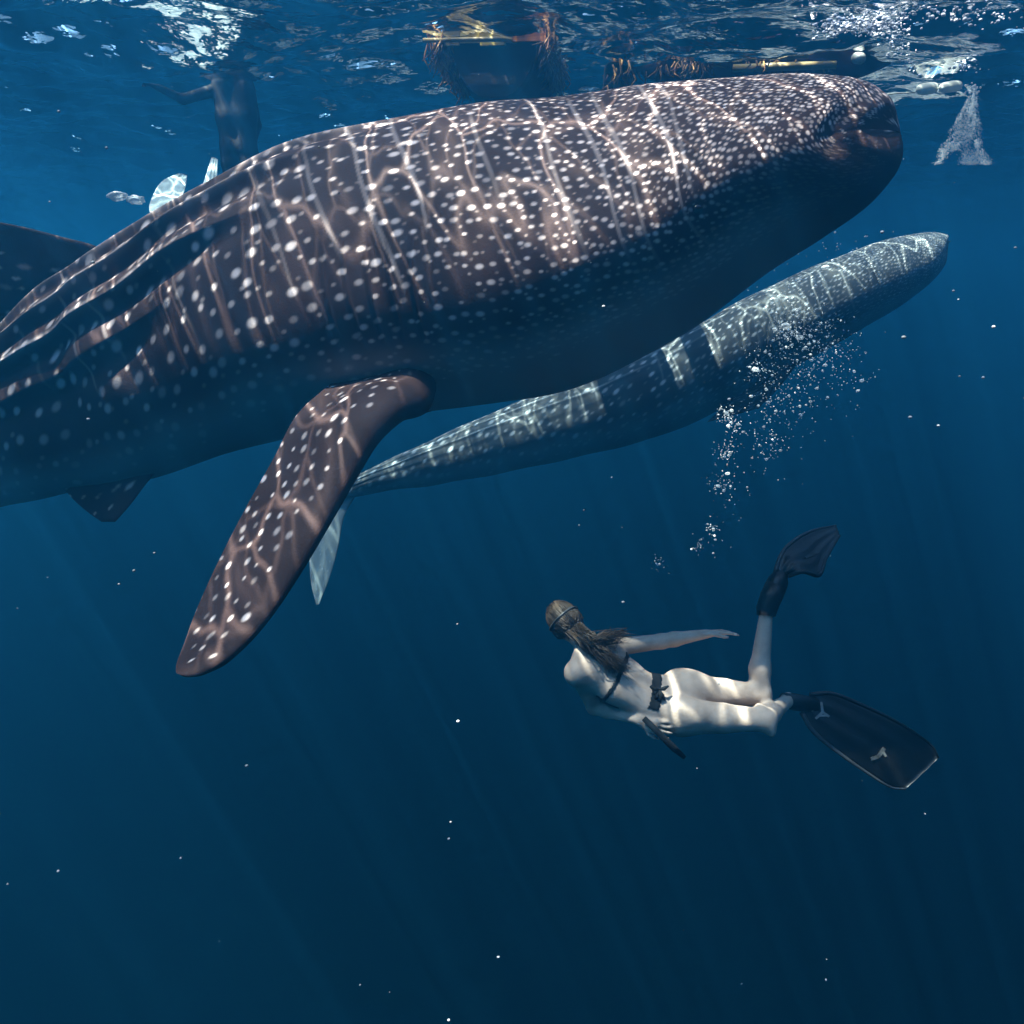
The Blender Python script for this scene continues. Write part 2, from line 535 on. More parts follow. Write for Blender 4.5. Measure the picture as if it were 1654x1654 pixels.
def shark_body(name, st, mat, root, nu, nv, nfar, scale, seed, ridges=True, mouth=True, dens=None, nose=0, plan=.0, wide=((0, 9), (.5, .5)), ridge=1.0, wedge=2.25):
    """st rows: top px,py, bottom px,py, axis distance, half width"""
    rng = np.random.default_rng(seed)
    st = np.array([list(r) + [0.0] * (7 - len(r)) for r in st], float)
    goal = st[:, :4].copy()
    for it in range(8):      # size each ring so that its outline, near flank included, keeps the measured height
        Tp = np.array([at(a[0], a[1], a[4] - a[6]) for a in st]); Bp = np.array([at(a[2], a[3], a[4] + a[6]) for a in st])
        C = (Tp + Bp) / 2; U = (Tp - Bp) / 2
        tg = np.gradient(C, axis=0); lt = np.cross(tg, U); lt /= np.linalg.norm(lt, axis=1)[:, None]
        an_ = np.linspace(0, 2 * math.pi, 60)
        s_ = np.concatenate([[0], np.cumsum(np.linalg.norm(np.diff(C, axis=0), axis=1))])
        m_ = np.interp(s_, np.array(wide[0]) * scale, wide[1])
        for i in range(len(st)):
            c0_, s0_ = np.cos(an_), np.sin(an_)
            e_ = 2 / np.where(c0_ > 0, np.interp(s_[i], np.array([0, .25, 1.3, 2.8]) * scale, [wedge + .1, wedge, wedge, 2.25]), 2.25)
            ca = np.sign(c0_) * np.abs(c0_) ** e_; sa = np.sign(s0_) * np.abs(s0_) ** e_
            ca = np.where(ca > 0, 2 * m_[i], 2 * (1 - m_[i])) * ca + 1 - 2 * m_[i]
            R = C[i] + ca[:, None] * U[i] + sa[:, None] * lt[i] * st[i, 5] - EYE
            z_ = R @ FWD
            uv = np.stack([827 + F * (R @ RGT) / z_, 827 - F * (R @ UPV) / z_], 1)
            e = goal[i, :2] - goal[i, 2:]; le = np.linalg.norm(e); e = e / le
            pr = (uv - goal[i, 2:]) @ e
            st[i, :2] -= e * (pr.max() - le) * .7
            st[i, 2:4] -= e * pr.min() * .7
            if i < nose:     # keep the near cheek of the blunt snout behind the snout line
                w_ = np.array([-e[1], e[0]]); w_ = w_ if w_[0] > 0 else -w_
                q_ = ((uv - goal[i, 2:]) @ w_).max()
                st[i, :2] -= w_ * q_ * .6; st[i, 2:4] -= w_ * q_ * .6
    Tp = np.array([at(a[0], a[1], a[4] - a[6]) for a in st]); Bp = np.array([at(a[2], a[3], a[4] + a[6]) for a in st])
    C = (Tp + Bp) / 2
    ln = np.concatenate([[0], np.cumsum(np.linalg.norm(np.diff(C, axis=0), axis=1))])
    w = np.linspace(0, 1, nu)
    w = w ** 1.25 if dens is None else np.interp(w, *dens)
    tt = w * ln[-1]
    T_ = hermite(tt, ln, Tp); B_ = hermite(tt, ln, Bp); H = hermite(tt, ln, np.array([a[5] for a in st]))[:, 0]
    C_ = (T_ + B_) / 2; U = (T_ - B_) / 2
    hu = np.linalg.norm(U, axis=1)
    tan = np.gradient(hermite(tt, ln, C), axis=0)
    # smooth the tangents so the nose rings stay parallel
    lat = np.cross(tan, U); lat /= np.linalg.norm(lat, axis=1)[:, None] + 1e-9
    for _ in range(25):
        lat[1:-1] = (lat[:-2] + lat[1:-1] * 2 + lat[2:]) / 4
    lat /= np.linalg.norm(lat, axis=1)[:, None] + 1e-9
    S0 = np.concatenate([[0], np.cumsum(np.linalg.norm(np.diff(C_, axis=0), axis=1))])
    view = C_ - EYE
    sgn = np.where((lat * view).sum(1) < 0, 1.0, -1.0)
    lat = lat * np.median(sgn)
    ph = np.concatenate([np.linspace(0, 1, nv), 1 + np.linspace(0, 1, nfar + 2)[1:-1]])   # 0..1 near side, 1..2 far side
    th = ph * math.pi
    ct, st_ = np.cos(th)[None, :], np.sin(th)[None, :]
    n_up = np.interp(S0, np.array([0, .25, 1.3, 2.8]) * scale, [wedge + .1, wedge, wedge, 2.25])[:, None]
    nn_ = np.where(ct > 0, n_up, 2.25)
    cu = np.sign(ct) * np.abs(ct) ** (2 / nn_); su = np.sign(st_) * np.abs(st_) ** (2 / nn_)
    mw = np.interp(S0, np.array(wide[0]) * scale, wide[1])        # how far down the widest line lies
    up_ = np.where(cu > 0, 2 * mw[:, None], 2 * (1 - mw)[:, None]) * cu + (1 - 2 * mw)[:, None]
    P = C_[:, None, :] + U[:, None, :] * up_[..., None] + lat[:, None, :] * (H[:, None] * su)[..., None]
    S = np.concatenate([[0], np.cumsum(np.linalg.norm(np.diff(C_, axis=0), axis=1))])
    sd = S / scale
    fw_ = unit(C_[0] - C_[nu // 5])
    P = P - fw_ * (plan * scale * (su ** 2) * (1 - smooth01(sd, -.1, 1.35))[:, None] * smooth01(H, .02 * scale, .5 * scale)[:, None])[..., None]
    rad = P - C_[:, None, :]
    rl = np.linalg.norm(rad, axis=2)
    rn = rad / (rl[..., None] + 1e-9)
    fr = np.where(ph <= 1, ph, 2 - ph)[None, :] * np.ones((nu, 1))
    disp = np.zeros_like(fr)
    if ridges:
        for f0, f1, s0, amp in ((.13, .20, 1.9, .030), (.25, .32, 2.2, .050), (.36, .43, 2.5, .052), (.46, .52, 3.0, .03)):
            fc = f0 + (f1 - f0) * smooth01(sd, 1.9, 5.0)[:, None]
            on = smooth01(sd, s0, s0 + .8)[:, None]
            dd = (fr - fc)
            disp += ridge * scale * on * amp * np.where(dd < 0, np.exp(-(np.abs(dd) / .045) ** 1.2), np.exp(-(np.abs(dd) / .014) ** 1.3))
            disp -= ridge * scale * on * amp * .5 * np.exp(-((dd - .035) / .022) ** 2)
        # gill slits
        for k in range(5):
            sc_ = 1.98 + .10 * k - .25 * (fr - .55)
            disp -= scale * .014 * np.exp(-((sd[:, None] - sc_) / .010) ** 2) * smooth01(fr, .44, .50) * (1 - smooth01(fr, .66, .72))
    if mouth:
        fm = .50 + .06 * smooth01(sd, .02, .42)
        on = (1 - smooth01(sd, .06, .22))[:, None]
        dd = fr - fm[:, None]
        disp -= scale * .003 * on * np.exp(-(dd / .018) ** 2)
        disp += scale * .003 * on * np.exp(-((dd - .05) / .03) ** 2)
        disp += scale * .0 * on * np.exp(-((dd + .04) / .03) ** 2)
    # soft swell of muscle
    disp += scale * .012 * np.sin(fr * 9 + sd[:, None] * 3.1) * np.sin(sd[:, None] * 4.3 + fr * 3) * smooth01(sd, .2, .9)[:, None]
    P = P + rn * (disp * np.minimum(1, rl / (.12 * scale)))[..., None]
    arc = np.zeros((nu, nv)); arc[:, 1:] = np.cumsum(np.linalg.norm(np.diff(P[:, :nv], axis=1), axis=2), axis=1)
    hg = arc[:, -1]
    spot = np.zeros((nu, len(ph)))
    spot[:, :nv] = spots_for(S, arc, hg, scale, rng)
    jf = np.clip(((2 - ph[nv:]) * (nv - 1)).astype(int), 0, nv - 1)
    spot[:, nv:] = spot[:, jf]
    if ridges:   # crest highlights painted into the spot colour along the keels
        for f0, f1, s0 in ((.13, .20, 2.2), (.25, .32, 2.6), (.36, .43, 3.0)):
            fc = f0 + (f1 - f0) * smooth01(sd, 1.9, 5.0)[:, None] - .004
            on = smooth01(sd, s0, s0 + .6)[:, None]
            gate = .5 + .5 * np.sin(sd * 9 + f0 * 60)[:, None] * np.sin(sd * 3.7 + f0 * 20)[:, None]
            spot = np.maximum(spot, .62 * on * gate * np.exp(-((fr - fc) / .010) ** 2))
    belly = smooth01(fr, .66, .80) * smooth01(sd, .15, .6)[:, None]
    if mouth:
        spot *= 1 - .8 * (smooth01(fr, .50, .62) * (1 - smooth01(sd, .3, .7))[:, None])
    vv = P.reshape(-1, 3)
    fc = grid_faces(nu, len(ph), True)
    nring = len(ph)
    tip = np.mean(P[0], axis=0)
    end = np.mean(P[-1], axis=0)
    vv = np.concatenate([vv, [tip, end]])
    i0 = nu * nring
    j = np.arange(nring)
    cap0 = np.stack([np.full(nring, i0), (j + 1) % nring, j, j], -1)
    # triangles for the caps are added as separate pydata-like quads with a repeated corner removed by validate
    spotf = np.concatenate([spot.ravel(), [spot[0].mean(), 0]]); belf = np.concatenate([belly.ravel(), [0, 0]])
    allf = fc
    o = mesh(name, vv, allf, mat, root, attrs={'spot': spotf, 'belly': belf})
    import bmesh
    bm = bmesh.new(); bm.from_mesh(o.data)
    bm.verts.ensure_lookup_table()
    for k in range(nring):
        try:
            bm.faces.new((bm.verts[i0], bm.verts[(k + 1) % nring], bm.verts[k])).smooth = True
            b0 = (nu - 1) * nring
            bm.faces.new((bm.verts[i0 + 1], bm.verts[b0 + k], bm.verts[b0 + (k + 1) % nring])).smooth = True
        except ValueError:
            pass
    bmesh.ops.recalc_face_normals(bm, faces=bm.faces[:])
    bm.to_mesh(o.data); bm.free()
    return o, P, S


def fin(name, st, mat, root, thick, nu=120, nv=60, spacing=None, seed=1, belly_under=False, pale=0.0, rows3=None):
    """st rows: leading edge px,py,cz, trailing edge px,py,cz ; from root to tip"""
    rng = np.random.default_rng(seed)
    if rows3 is None:
        rows3 = [(at(a[0], a[1], a[2]), at(a[3], a[4], a[5])) for a in st]
    Lp = np.array([a[0] for a in rows3]); Tp = np.array([a[1] for a in rows3])
    mid = (Lp + Tp) / 2
    ln = np.concatenate([[0], np.cumsum(np.linalg.norm(np.diff(mid, axis=0), axis=1))])
    tt = np.linspace(0, ln[-1], nu)
    A = hermite(tt, ln, Lp); B = hermite(tt, ln, Tp)
    ch = B - A
    cl = np.linalg.norm(ch, axis=1)
    span = np.gradient((A + B) / 2, axis=0)
    nr = np.cross(ch, span); nr /= np.linalg.norm(nr, axis=1)[:, None] + 1e-9
    for _ in range(10):
        nr[1:-1] = (nr[:-2] + 2 * nr[1:-1] + nr[2:]) / 4
    nr /= np.linalg.norm(nr, axis=1)[:, None] + 1e-9
    if np.median((nr * (EYE - A)).sum(1)) < 0: nr = -nr
    c = .5 - .5 * np.cos(np.linspace(0, math.pi, nv))
    prof = 3.2 * np.sqrt(c) * (1 - c) ** 1.7
    q = tt / ln[-1]
    th = thick * (1 - .72 * q) * np.sqrt(np.clip((1 - q) / .06, 0, 1))
    up = A[:, None] + ch[:, None] * c[None, :, None] + nr[:, None] * (th[:, None] * prof)[..., None]
    dn = A[:, None] + ch[:, None] * c[None, :, None] - nr[:, None] * (th[:, None] * prof)[..., None]
    P = np.concatenate([up, dn[:, ::-1][:, 1:-1]], axis=1)
    arc = cl[:, None] * c[None, :]
    spot = np.zeros((nu, nv))
    if spacing:
        s = spacing * .4; col = 0
        while s < ln[-1]:
            clh = np.interp(s, tt, cl)
            n_ = int(clh / spacing) + 1
            for k in range(n_):
                t = (k + .3 + .5 * (col % 2)) * spacing + rng.normal(0, .15) * spacing
                if t < .16 * clh: continue
                r = spacing * rng.uniform(.11, .23)
                splat(spot, tt, arc, s + rng.normal(0, .15) * spacing, t, r * 1.2, r, rng.uniform(.2, .85))
            s += spacing * .9; col += 1
    full = np.concatenate([spot, spot[:, ::-1][:, 1:-1] * (0.2 if belly_under else 1)], axis=1)
    full = np.maximum(full, pale)
    bel = np.concatenate([np.zeros((nu, nv)), np.full((nu, nv - 2), .8 if belly_under else 0)], axis=1)
    m_ = P.shape[1]
    o = mesh(name, P.reshape(-1, 3), grid_faces(nu, m_, True), mat, root, attrs={'spot': full.ravel(), 'belly': bel.ravel()})
    import bmesh
    bm = bmesh.new(); bm.from_mesh(o.data); bm.verts.ensure_lookup_table()
    bm.faces.new([bm.verts[k] for k in range(m_)]); bm.faces.new([bm.verts[(nu - 1) * m_ + k] for k in range(m_)][::-1])
    bmesh.ops.recalc_face_normals(bm, faces=bm.faces[:])
    bm.to_mesh(o.data); bm.free()
    return o


shark = thing('whale_shark', at(700, 430, 4.85),
              'huge brown whale shark with white spots filling the upper picture, mouth to the right', 'whale shark')
ST1 = [
    (1446, 222, 1451, 238, 4.37, 0.115),
    (1443, 200, 1455, 258, 4.37, 0.253),
    (1436, 172, 1453, 285, 4.37, 0.391),
    (1424, 146, 1440, 318, 4.37, 0.506),
    (1398, 126, 1405, 358, 4.381, 0.609),
    (1345, 117, 1345, 396, 4.404, 0.69),
    (1250, 118, 1240, 452, 4.462, 0.736),
    (1100, 134, 1090, 545, 4.577, 0.782),
    (950, 151, 930, 620, 4.715, 0.793),
    (800, 168, 770, 655, 4.853, 0.782),
    (650, 197, 640, 668, 4.979, 0.747),
    (520, 236, 530, 690, 5.117, 0.701, 0.029),
    (400, 285, 430, 715, 5.29, 0.644, 0.114),
    (280, 345, 330, 747, 5.497, 0.575, 0.200),
    (190, 388, 240, 774, 5.692, 0.517, 0.264),
    (130, 425, 180, 783, 5.8, 0.49, 0.300),
    (80, 470, 118, 794, 5.95, 0.455, 0.300),
    (20, 540, 40, 812, 6.21, 0.391, 0.261),
    (-55, 615, -60, 835, 6.555, 0.322, 0.215),
    (-160, 690, -190, 855, 7.015, 0.253, 0.169),
    (-330, 770, -360, 870, 7.59, 0.172, 0.115),
    (-520, 825, -540, 885, 8.28, 0.103, 0.069),
    (-650, 850, -660, 890, 8.74, 0.057, 0.038),
]
_, PB, SB = shark_body('body', ST1, M_SHARK, shark, 1150, 430, 60, 1.15, 3, plan=.34, wedge=1.55, wide=((0, .15, .6, 1.6, 2.4, 3.3, 4.4, 8), (.60, .66, .72, .70, .60, .47, .40, .42)),
           dens=(np.array([0, .12, .35, .85, 1]), np.array([0, .04, .19, .66, 1])))
fin('pectoral_fin', [
    (705, 625, 4.50, 600, 560, 4.75),
    (690, 652, 4.22, 570, 592, 4.80),
    (655, 664, 4.117, 524, 628, 4.50),
    (612, 705, 4.025, 478, 672, 4.324),
    (575, 765, 3.956, 443, 738, 4.266),
    (530, 845, 3.887, 396, 822, 4.186),
    (480, 930, 3.818, 352, 908, 4.094),
    (425, 1010, 3.760, 316, 988, 4.002),
    (370, 1065, 3.726, 295, 1045, 3.910),
    (328, 1088, 3.72, 285, 1072, 3.84),
    (305, 1092, 3.73, 284, 1084, 3.80),
    (292, 1090, 3.74, 286, 1088, 3.77),
], M_SHARK, shark, .10, 300, 120, .094, 5)
fin('pectoral_fin', [
    (820, 540, 5.23, 690, 540, 5.29),
    (780, 600, 5.5, 700, 600, 5.55),
    (740, 640, 5.75, 690, 636, 5.8),
    (700, 662, 5.95, 672, 656, 5.98),
    (680, 668, 6.03, 668, 664, 6.05),
], M_SHARK, shark, .05, 60, 30, .10, 6)
mid_line = PB[:, 0]
mpx = 827 + F * ((mid_line - EYE) @ RGT) / ((mid_line - EYE) @ FWD)
ia = int(np.argmax(mpx < 165)); ib = int(np.argmax(mpx < -70))
ra, rb = mid_line[ia], mid_line[ib]
ca_ = (ra - EYE) @ FWD; cb_ = (rb - EYE) @ FWD
tipl = at(-150, 345, ca_ - .12); tipt = at(-190, 352, ca_ + .10)
sink = unit(PB[ia, 430 - 1] - ra) * .08
rows3 = [(ra + sink, rb + sink), (ra, rb)]
for q in (.22, .45, .68, .88, 1.0):
    rows3.append((ra + (tipl - ra) * q + UPV * .05 * math.sin(q * math.pi), rb + (tipt - rb) * q ** .8 + RGT * .10 * math.sin(q * math.pi)))
fin('dorsal_fin', None, M_SHARK, shark, .058, 170, 90, .15, 8, rows3=rows3)
fin('pelvic_fin', [
    (270, 740, 5.682, 90, 770, 6.000),
    (238, 778, 5.659, 112, 800, 5.942),
    (210, 815, 5.659, 140, 826, 5.862),
    (186, 843, 5.682, 164, 843, 5.793),
], M_SHARK, shark, .04, 50, 30, .14, 9)
fin('caudal_fin', [
    (-600, 850, 8.510, -660, 900, 8.855),
    (-690, 740, 8.855, -770, 800, 9.200),
    (-790, 600, 9.200, -850, 660, 9.430),
    (-880, 500, 9.430, -890, 520, 9.545),
], M_SHARK, shark, .05, 50, 30, .12, 10)
V, Fc = ICO2
e0 = PB[np.searchsorted(SB, .80), int(.585 * 430)]
mesh('eye', e0 + V * np.array([.022, .012, .020]), Fc, M_EYE, shark)

shark2 = thing('whale_shark', at(1050, 620, 10.1),
               'hazy teal whale shark swimming in the distance under the big one', 'whale shark')
ST2 = [
    (1532, 389, 1532, 394, 9.628, 0.056),
    (1530, 384, 1529, 402, 9.628, 0.190),
    (1526, 377, 1525, 412, 9.628, 0.380),
    (1518, 371, 1512, 450, 9.628, 0.542),
    (1474, 371, 1460, 498, 9.628, 0.678),
    (1395, 393, 1375, 548, 9.655, 0.746),
    (1300, 432, 1270, 605, 9.709, 0.746),
    (1200, 482, 1170, 660, 9.790, 0.746),
    (1100, 540, 1070, 702, 9.899, 0.678),
    (1000, 590, 970, 728, 10.034, 0.610),
    (900, 628, 880, 748, 10.170, 0.515),
    (800, 668, 785, 768, 10.333, 0.407),
    (700, 712, 690, 785, 10.509, 0.298),
    (620, 748, 615, 795, 10.658, 0.190),
    (560, 775, 558, 806, 10.780, 0.108),
    (520, 790, 519, 812, 10.848, 0.068),
]
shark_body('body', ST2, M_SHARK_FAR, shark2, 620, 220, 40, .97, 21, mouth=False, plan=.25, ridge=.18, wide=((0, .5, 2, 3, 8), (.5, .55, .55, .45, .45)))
fin('caudal_fin', [
    (590, 780, 10.753, 520, 790, 10.875),
    (558, 830, 10.780, 508, 840, 10.916),
    (545, 890, 10.807, 500, 900, 10.929),
    (530, 940, 10.821, 503, 945, 10.929),
    (515, 976, 10.848, 511, 977, 10.916),
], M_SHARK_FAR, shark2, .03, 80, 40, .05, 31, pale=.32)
fin('caudal_fin', [
    (580, 790, 10.753, 515, 800, 10.875),
    (540, 720, 10.821, 480, 740, 10.984),
    (500, 650, 10.916, 455, 670, 11.051),
    (465, 600, 10.984, 452, 610, 11.051),
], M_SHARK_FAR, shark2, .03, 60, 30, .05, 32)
fin('dorsal_fin', [
    (985, 600, 10.062, 880, 645, 10.197),
    (950, 570, 10.116, 868, 605, 10.224),
    (915, 548, 10.170, 862, 570, 10.251),
    (880, 538, 10.224, 860, 545, 10.265),
], M_SHARK_FAR, shark2, .03, 50, 30, .06, 33)
fin('pectoral_fin', [
    (1290, 585, 9.424, 1190, 630, 9.492),
    (1262, 622, 9.424, 1170, 655, 9.492),
    (1225, 660, 9.465, 1142, 682, 9.519),
], M_SHARK_FAR, shark2, .04, 60, 30, .06, 34)

# ---------------------------------------------------------------- bodies from smooth distance fields


class Field:
    def __init__(self, lo, hi, h):
        self.lo = np.array(lo, float); self.h = h
        self.n = np.ceil((np.array(hi) - self.lo) / h).astype(int) + 1
        self.f = np.full(self.n, .5, np.float32)

    def _blk(self, lo, hi):
        i0 = np.clip(np.floor((lo - self.lo) / self.h).astype(int), 0, self.n)
        i1 = np.clip(np.ceil((hi - self.lo) / self.h).astype(int) + 1, 0, self.n)
        if np.any(i1 <= i0): return None
        ax = [self.lo[a] + self.h * np.arange(i0[a], i1[a]) for a in range(3)]
        G = np.stack(np.meshgrid(*ax, indexing='ij'), -1)
        return tuple(slice(i0[a], i1[a]) for a in range(3)), G

    def _union(self, sl, d, k):
        f = self.f[sl]
        if k > 0:
            h = np.maximum(k - np.abs(f - d), 0) / k
            self.f[sl] = np.minimum(f, d) - h * h * k * .25
        else:
            self.f[sl] = np.minimum(f, d)

    def cone(self, a, b, ra, rb, k=.02):
        a = np.asarray(a, float); b = np.asarray(b, float)
        R = max(ra, rb) + k * 2 + .03
        r = self._blk(np.minimum(a, b) - R, np.maximum(a, b) + R)
        if r is None: return
        sl, G = r
        ab = b - a
        t = np.clip(((G - a) @ ab) / (ab @ ab + 1e-12), 0, 1)
        d = np.linalg.norm(G - a - t[..., None] * ab, axis=-1) - (ra + (rb - ra) * t)
        self._union(sl, d, k)

    def ell(self, c, axes, rad, k=.02):
        """axes: three unit vectors (rows), rad: three radii"""
        c = np.asarray(c, float); rad = np.asarray(rad, float)
        R = rad.max() + k * 2 + .03
        r = self._blk(c - R, c + R)
        if r is None: return
        sl, G = r
        q = (G - c) @ np.asarray(axes).T
        k0 = np.linalg.norm(q / rad, axis=-1); k1 = np.linalg.norm(q / rad ** 2, axis=-1) + 1e-9
        self._union(sl, k0 * (k0 - 1) / k1, k)

    def carve(self, a, b, r, k):
        a = np.asarray(a, float); b = np.asarray(b, float)
        R = r + k * 2 + .02
        q = self._blk(np.minimum(a, b) - R, np.maximum(a, b) + R)
        if q is None: return
        sl, G = q
        ab = b - a
        t = np.clip(((G - a) @ ab) / (ab @ ab + 1e-12), 0, 1)
        d = r - np.linalg.norm(G - a - t[..., None] * ab, axis=-1)
        f = self.f[sl]
        h = np.maximum(k - np.abs(f - d), 0) / k
        self.f[sl] = np.maximum(f, d) + h * h * k * .25

    def nets(self):
        f = self.f
        s = f < 0
        nx, ny, nz = (self.n - 1)
        act = np.zeros((nx, ny, nz), np.int8)
        cs = [(i, j, k) for i in (0, 1) for j in (0, 1) for k in (0, 1)]
        for (i, j, k) in cs:
            act += s[i:i + nx, j:j + ny, k:k + nz]
        cells = np.argwhere((act > 0) & (act < 8))
        idx = np.full((nx, ny, nz), -1, np.int64)
        idx[tuple(cells.T)] = np.arange(len(cells))
        acc = np.zeros((len(cells), 3)); cnt = np.zeros(len(cells))
        for p in cs:
            for ax in range(3):
                if p[ax]: continue
                q = list(p); q[ax] = 1
                fa = f[tuple((cells + p).T)]; fb = f[tuple((cells + q).T)]
                m = (fa < 0) != (fb < 0)
                t = np.where(m, fa / (fa - fb + 1e-12), 0)
                pos = np.tile(np.array(p, float), (len(cells), 1)); pos[:, ax] += t
                acc[m] += pos[m]; cnt[m] += 1
        V = self.lo + self.h * (cells + acc / cnt[:, None])
        faces = []
        for ax in range(3):
            a1, a2 = (ax + 1) % 3, (ax + 2) % 3
            sl0 = [slice(1, -1)] * 3; sl1 = [slice(1, -1)] * 3
            sl0[ax] = slice(0, -1); sl1[ax] = slice(1, None)
            e = np.argwhere(s[tuple(sl0)] != s[tuple(sl1)])
            off = np.ones(3, int); off[ax] = 0
            e = e + off
            inside = s[tuple(e.T)]
            d1 = np.zeros(3, int); d1[a1] = 1; d2 = np.zeros(3, int); d2[a2] = 1
            q = np.stack([idx[tuple((e - d1 - d2).T)], idx[tuple((e - d2).T)], idx[tuple(e.T)], idx[tuple((e - d1).T)]], -1)
            q[~inside] = q[~inside][:, ::-1]
            faces.append(q)
        Fq = np.concatenate(faces)
        Fq = Fq[(Fq >= 0).all(1)]
        # a little relaxation takes the grid steps out
        nb = np.zeros_like(V); nc = np.zeros(len(V))
        for _ in range(3):
            nb[:] = 0; nc[:] = 0
            for k in range(4):
                np.add.at(nb, Fq[:, k], V[Fq[:, (k + 1) % 4]] + V[Fq[:, k - 1]]); np.add.at(nc, Fq[:, k], 2)
            V = V * .5 + .5 * nb / nc[:, None]
        return V, Fq


def unit(v):
    v = np.asarray(v, float)
    return v / (np.linalg.norm(v) + 1e-12)


def hand(fd, wrist, fore, palm_n, curl, k=.008, spread=.10, length=.17):
    """wrist, direction of the hand, normal out of the palm, curl 0..1"""
    d = unit(fore); n = unit(np.asarray(palm_n) - d * np.dot(palm_n, d)); s = np.cross(d, n)
    L_ = length
    for q in (-.028, -.010, .010, .028):
        fd.cone(wrist + s * q * .6, wrist + d * L_ * .5 + s * q, .016, .013, .012)
    lens = (.075, .086, .080, .062)
    for i, q in enumerate((-.033, -.011, .011, .032)):
        p = wrist + d * L_ * .5 + s * q
        dirn = unit(d + s * q * spread * 30)
        c = curl * (.8 + .15 * i)
        for j, fr_ in enumerate((.45, .32, .23)):
            ang = c * (.5 + .5 * j)
            v = unit(dirn * math.cos(ang) + n * math.sin(ang))
            p2 = p + v * lens[i] * fr_
            fd.cone(p, p2, .0095 - .001 * j, .0085 - .001 * j, k)
            p = p2
    p = wrist + d * .035 - s * .026
    for v, l, r in ((unit(d * .7 - s * .8 + n * .2), .036, .012), (unit(d * .95 - s * .4 + n * .3), .030, .0095), (unit(d + n * .25), .024, .0085)):
        fd.cone(p, p + v * l, r, r * .9, k); p = p + v * l


# ---- the swimmer in the bikini
D0 = -.18      # the swimmer as a whole, nearer to the camera
_at0 = at


def at(px, py, cz):
    return _at0(px, py, cz + D0)


J = dict(
    head=at(914, 1004, 4.78), neck=at(945, 1040, 4.72), c7=at(955, 1053, 4.70),
    shl=at(934, 1086, 4.60), shr=at(985, 1046, 4.80),
    mid=at(985, 1083, 4.68), waist=at(1024, 1112, 4.66), hip=at(1085, 1136, 4.68),
    hipl=at(1100, 1157, 4.62), hipr=at(1110, 1117, 4.77),
    kneel=at(1236, 1163, 4.60), kneer=at(1228, 1122, 4.78),
    ankl=at(1272, 1132, 4.96), ankr=at(1238, 985, 4.84),
    elbl=at(960, 1142, 4.78), wrl=at(1034, 1163, 4.58),
    elbr=at(1068, 1036, 4.86), wrr=at(1140, 1024, 4.82),
)
spine = unit(J['hip'] - J['c7'])
latv = unit(J['shr'] - J['shl'])
backn = np.cross(spine, latv)
if np.dot(backn, EYE - J['mid']) < 0: backn = -backn
pts = np.array(list(J.values()))
fd = Field(pts.min(0) - .28, pts.max(0) + .28, .0062)
# torso: paired columns
for s, sh in ((-1, J['shl']), (1, J['shr'])):
    c7 = J['c7']
    fd.cone(sh, c7 + latv * s * .03, .050, .052, .05)
    rib = J['mid'] * .55 + c7 * .45 + latv * s * .068 - backn * .03
    low = J['mid'] * .45 + J['waist'] * .55 + latv * s * .058 - backn * .02
    wst = J['waist'] + latv * s * .042 - backn * .012
    pel = J['hip'] * .75 + J['waist'] * .25 + latv * s * .072 - backn * .01
    fd.cone(sh - backn * .015, rib, .058, .088, .05)
    fd.cone(rib, low, .088, .080, .04)
    fd.cone(low, wst, .080, .072, .04)
    fd.cone(wst, pel, .072, .092, .04)
    fd.cone(c7 + latv * s * .05 - backn * .005, rib + backn * .01, .055, .075, .05)
lath = unit(J['hipr'] - J['hipl'])
axm = unit((J['kneel'] + J['kneer'] - J['hipl'] - J['hipr']) / 2); axm = unit(axm - lath * np.dot(axm, lath))
backh = np.cross(axm, lath)
if np.dot(backh, EYE - J['hip']) < 0: backh = -backh
for s, hp, kn, an in ((-1, J['hipl'], J['kneel'], J['ankl']), (1, J['hipr'], J['kneer'], J['ankr'])):
    ax = unit(kn - hp)
    pelv = J['hip'] + lath * s * .055
    fd.cone(pelv, hp, .092, .092, .04)
    fd.ell(hp + ax * .0 - lath * s * -.012 + backh * .036, np.stack([axm, lath, backh]), (.135, .082, .082), .024)
    fd.cone(hp, hp + (kn - hp) * .5, .094, .074, .035)
    fd.cone(hp + (kn - hp) * .5, kn, .074, .053, .012)
    cd = unit(an - kn)
    calfmid = kn + (an - kn) * .30
    cb = unit(ax - cd * np.dot(ax, cd))          # calf muscle bulges to the back of the knee side
    cb = -cb
    fd.cone(kn, calfmid + cb * .012, .054, .052, .03)
    fd.cone(calfmid + cb * .012, an, .052, .033, .03)
    fd.ell(kn, np.stack([ax, latv, backn]), (.050, .046, .046), .02)
footl = J['ankl'] + unit(at(1310, 1138, 5.0) - J['ankl']) * .14
footr = J['ankr'] + unit(at(1262, 925, 4.86) - J['ankr']) * .14
for an, ft in ((J['ankl'], footl), (J['ankr'], footr)):
    fd.cone(an, ft, .036, .034, .02)
fd.ell(J['ankl'] + unit(J['ankl'] - J['kneel']) * .02, np.eye(3), (.04, .04, .04), .02)
# arms
for sh, el, wr_, in ((J['shl'], J['elbl'], J['wrl']), (J['shr'], J['elbr'], J['wrr'])):
    fd.ell(sh, np.eye(3), (.056, .056, .056), .03)
    fd.cone(sh, el, .050, .039, .025)
    fd.cone(el, el + (wr_ - el) * .3, .039, .038, .02)
    fd.cone(el + (wr_ - el) * .3, wr_, .038, .025, .02)
hand(fd, J['wrr'], at(1186, 1019, 4.80) - J['wrr'], at(1160, 1060, 4.80) - at(1160, 1020, 4.80), .35)
hand(fd, J['wrl'], at(1080, 1182, 4.52) - J['wrl'], at(1060, 1150, 4.75) - at(1060, 1175, 4.55), .45)
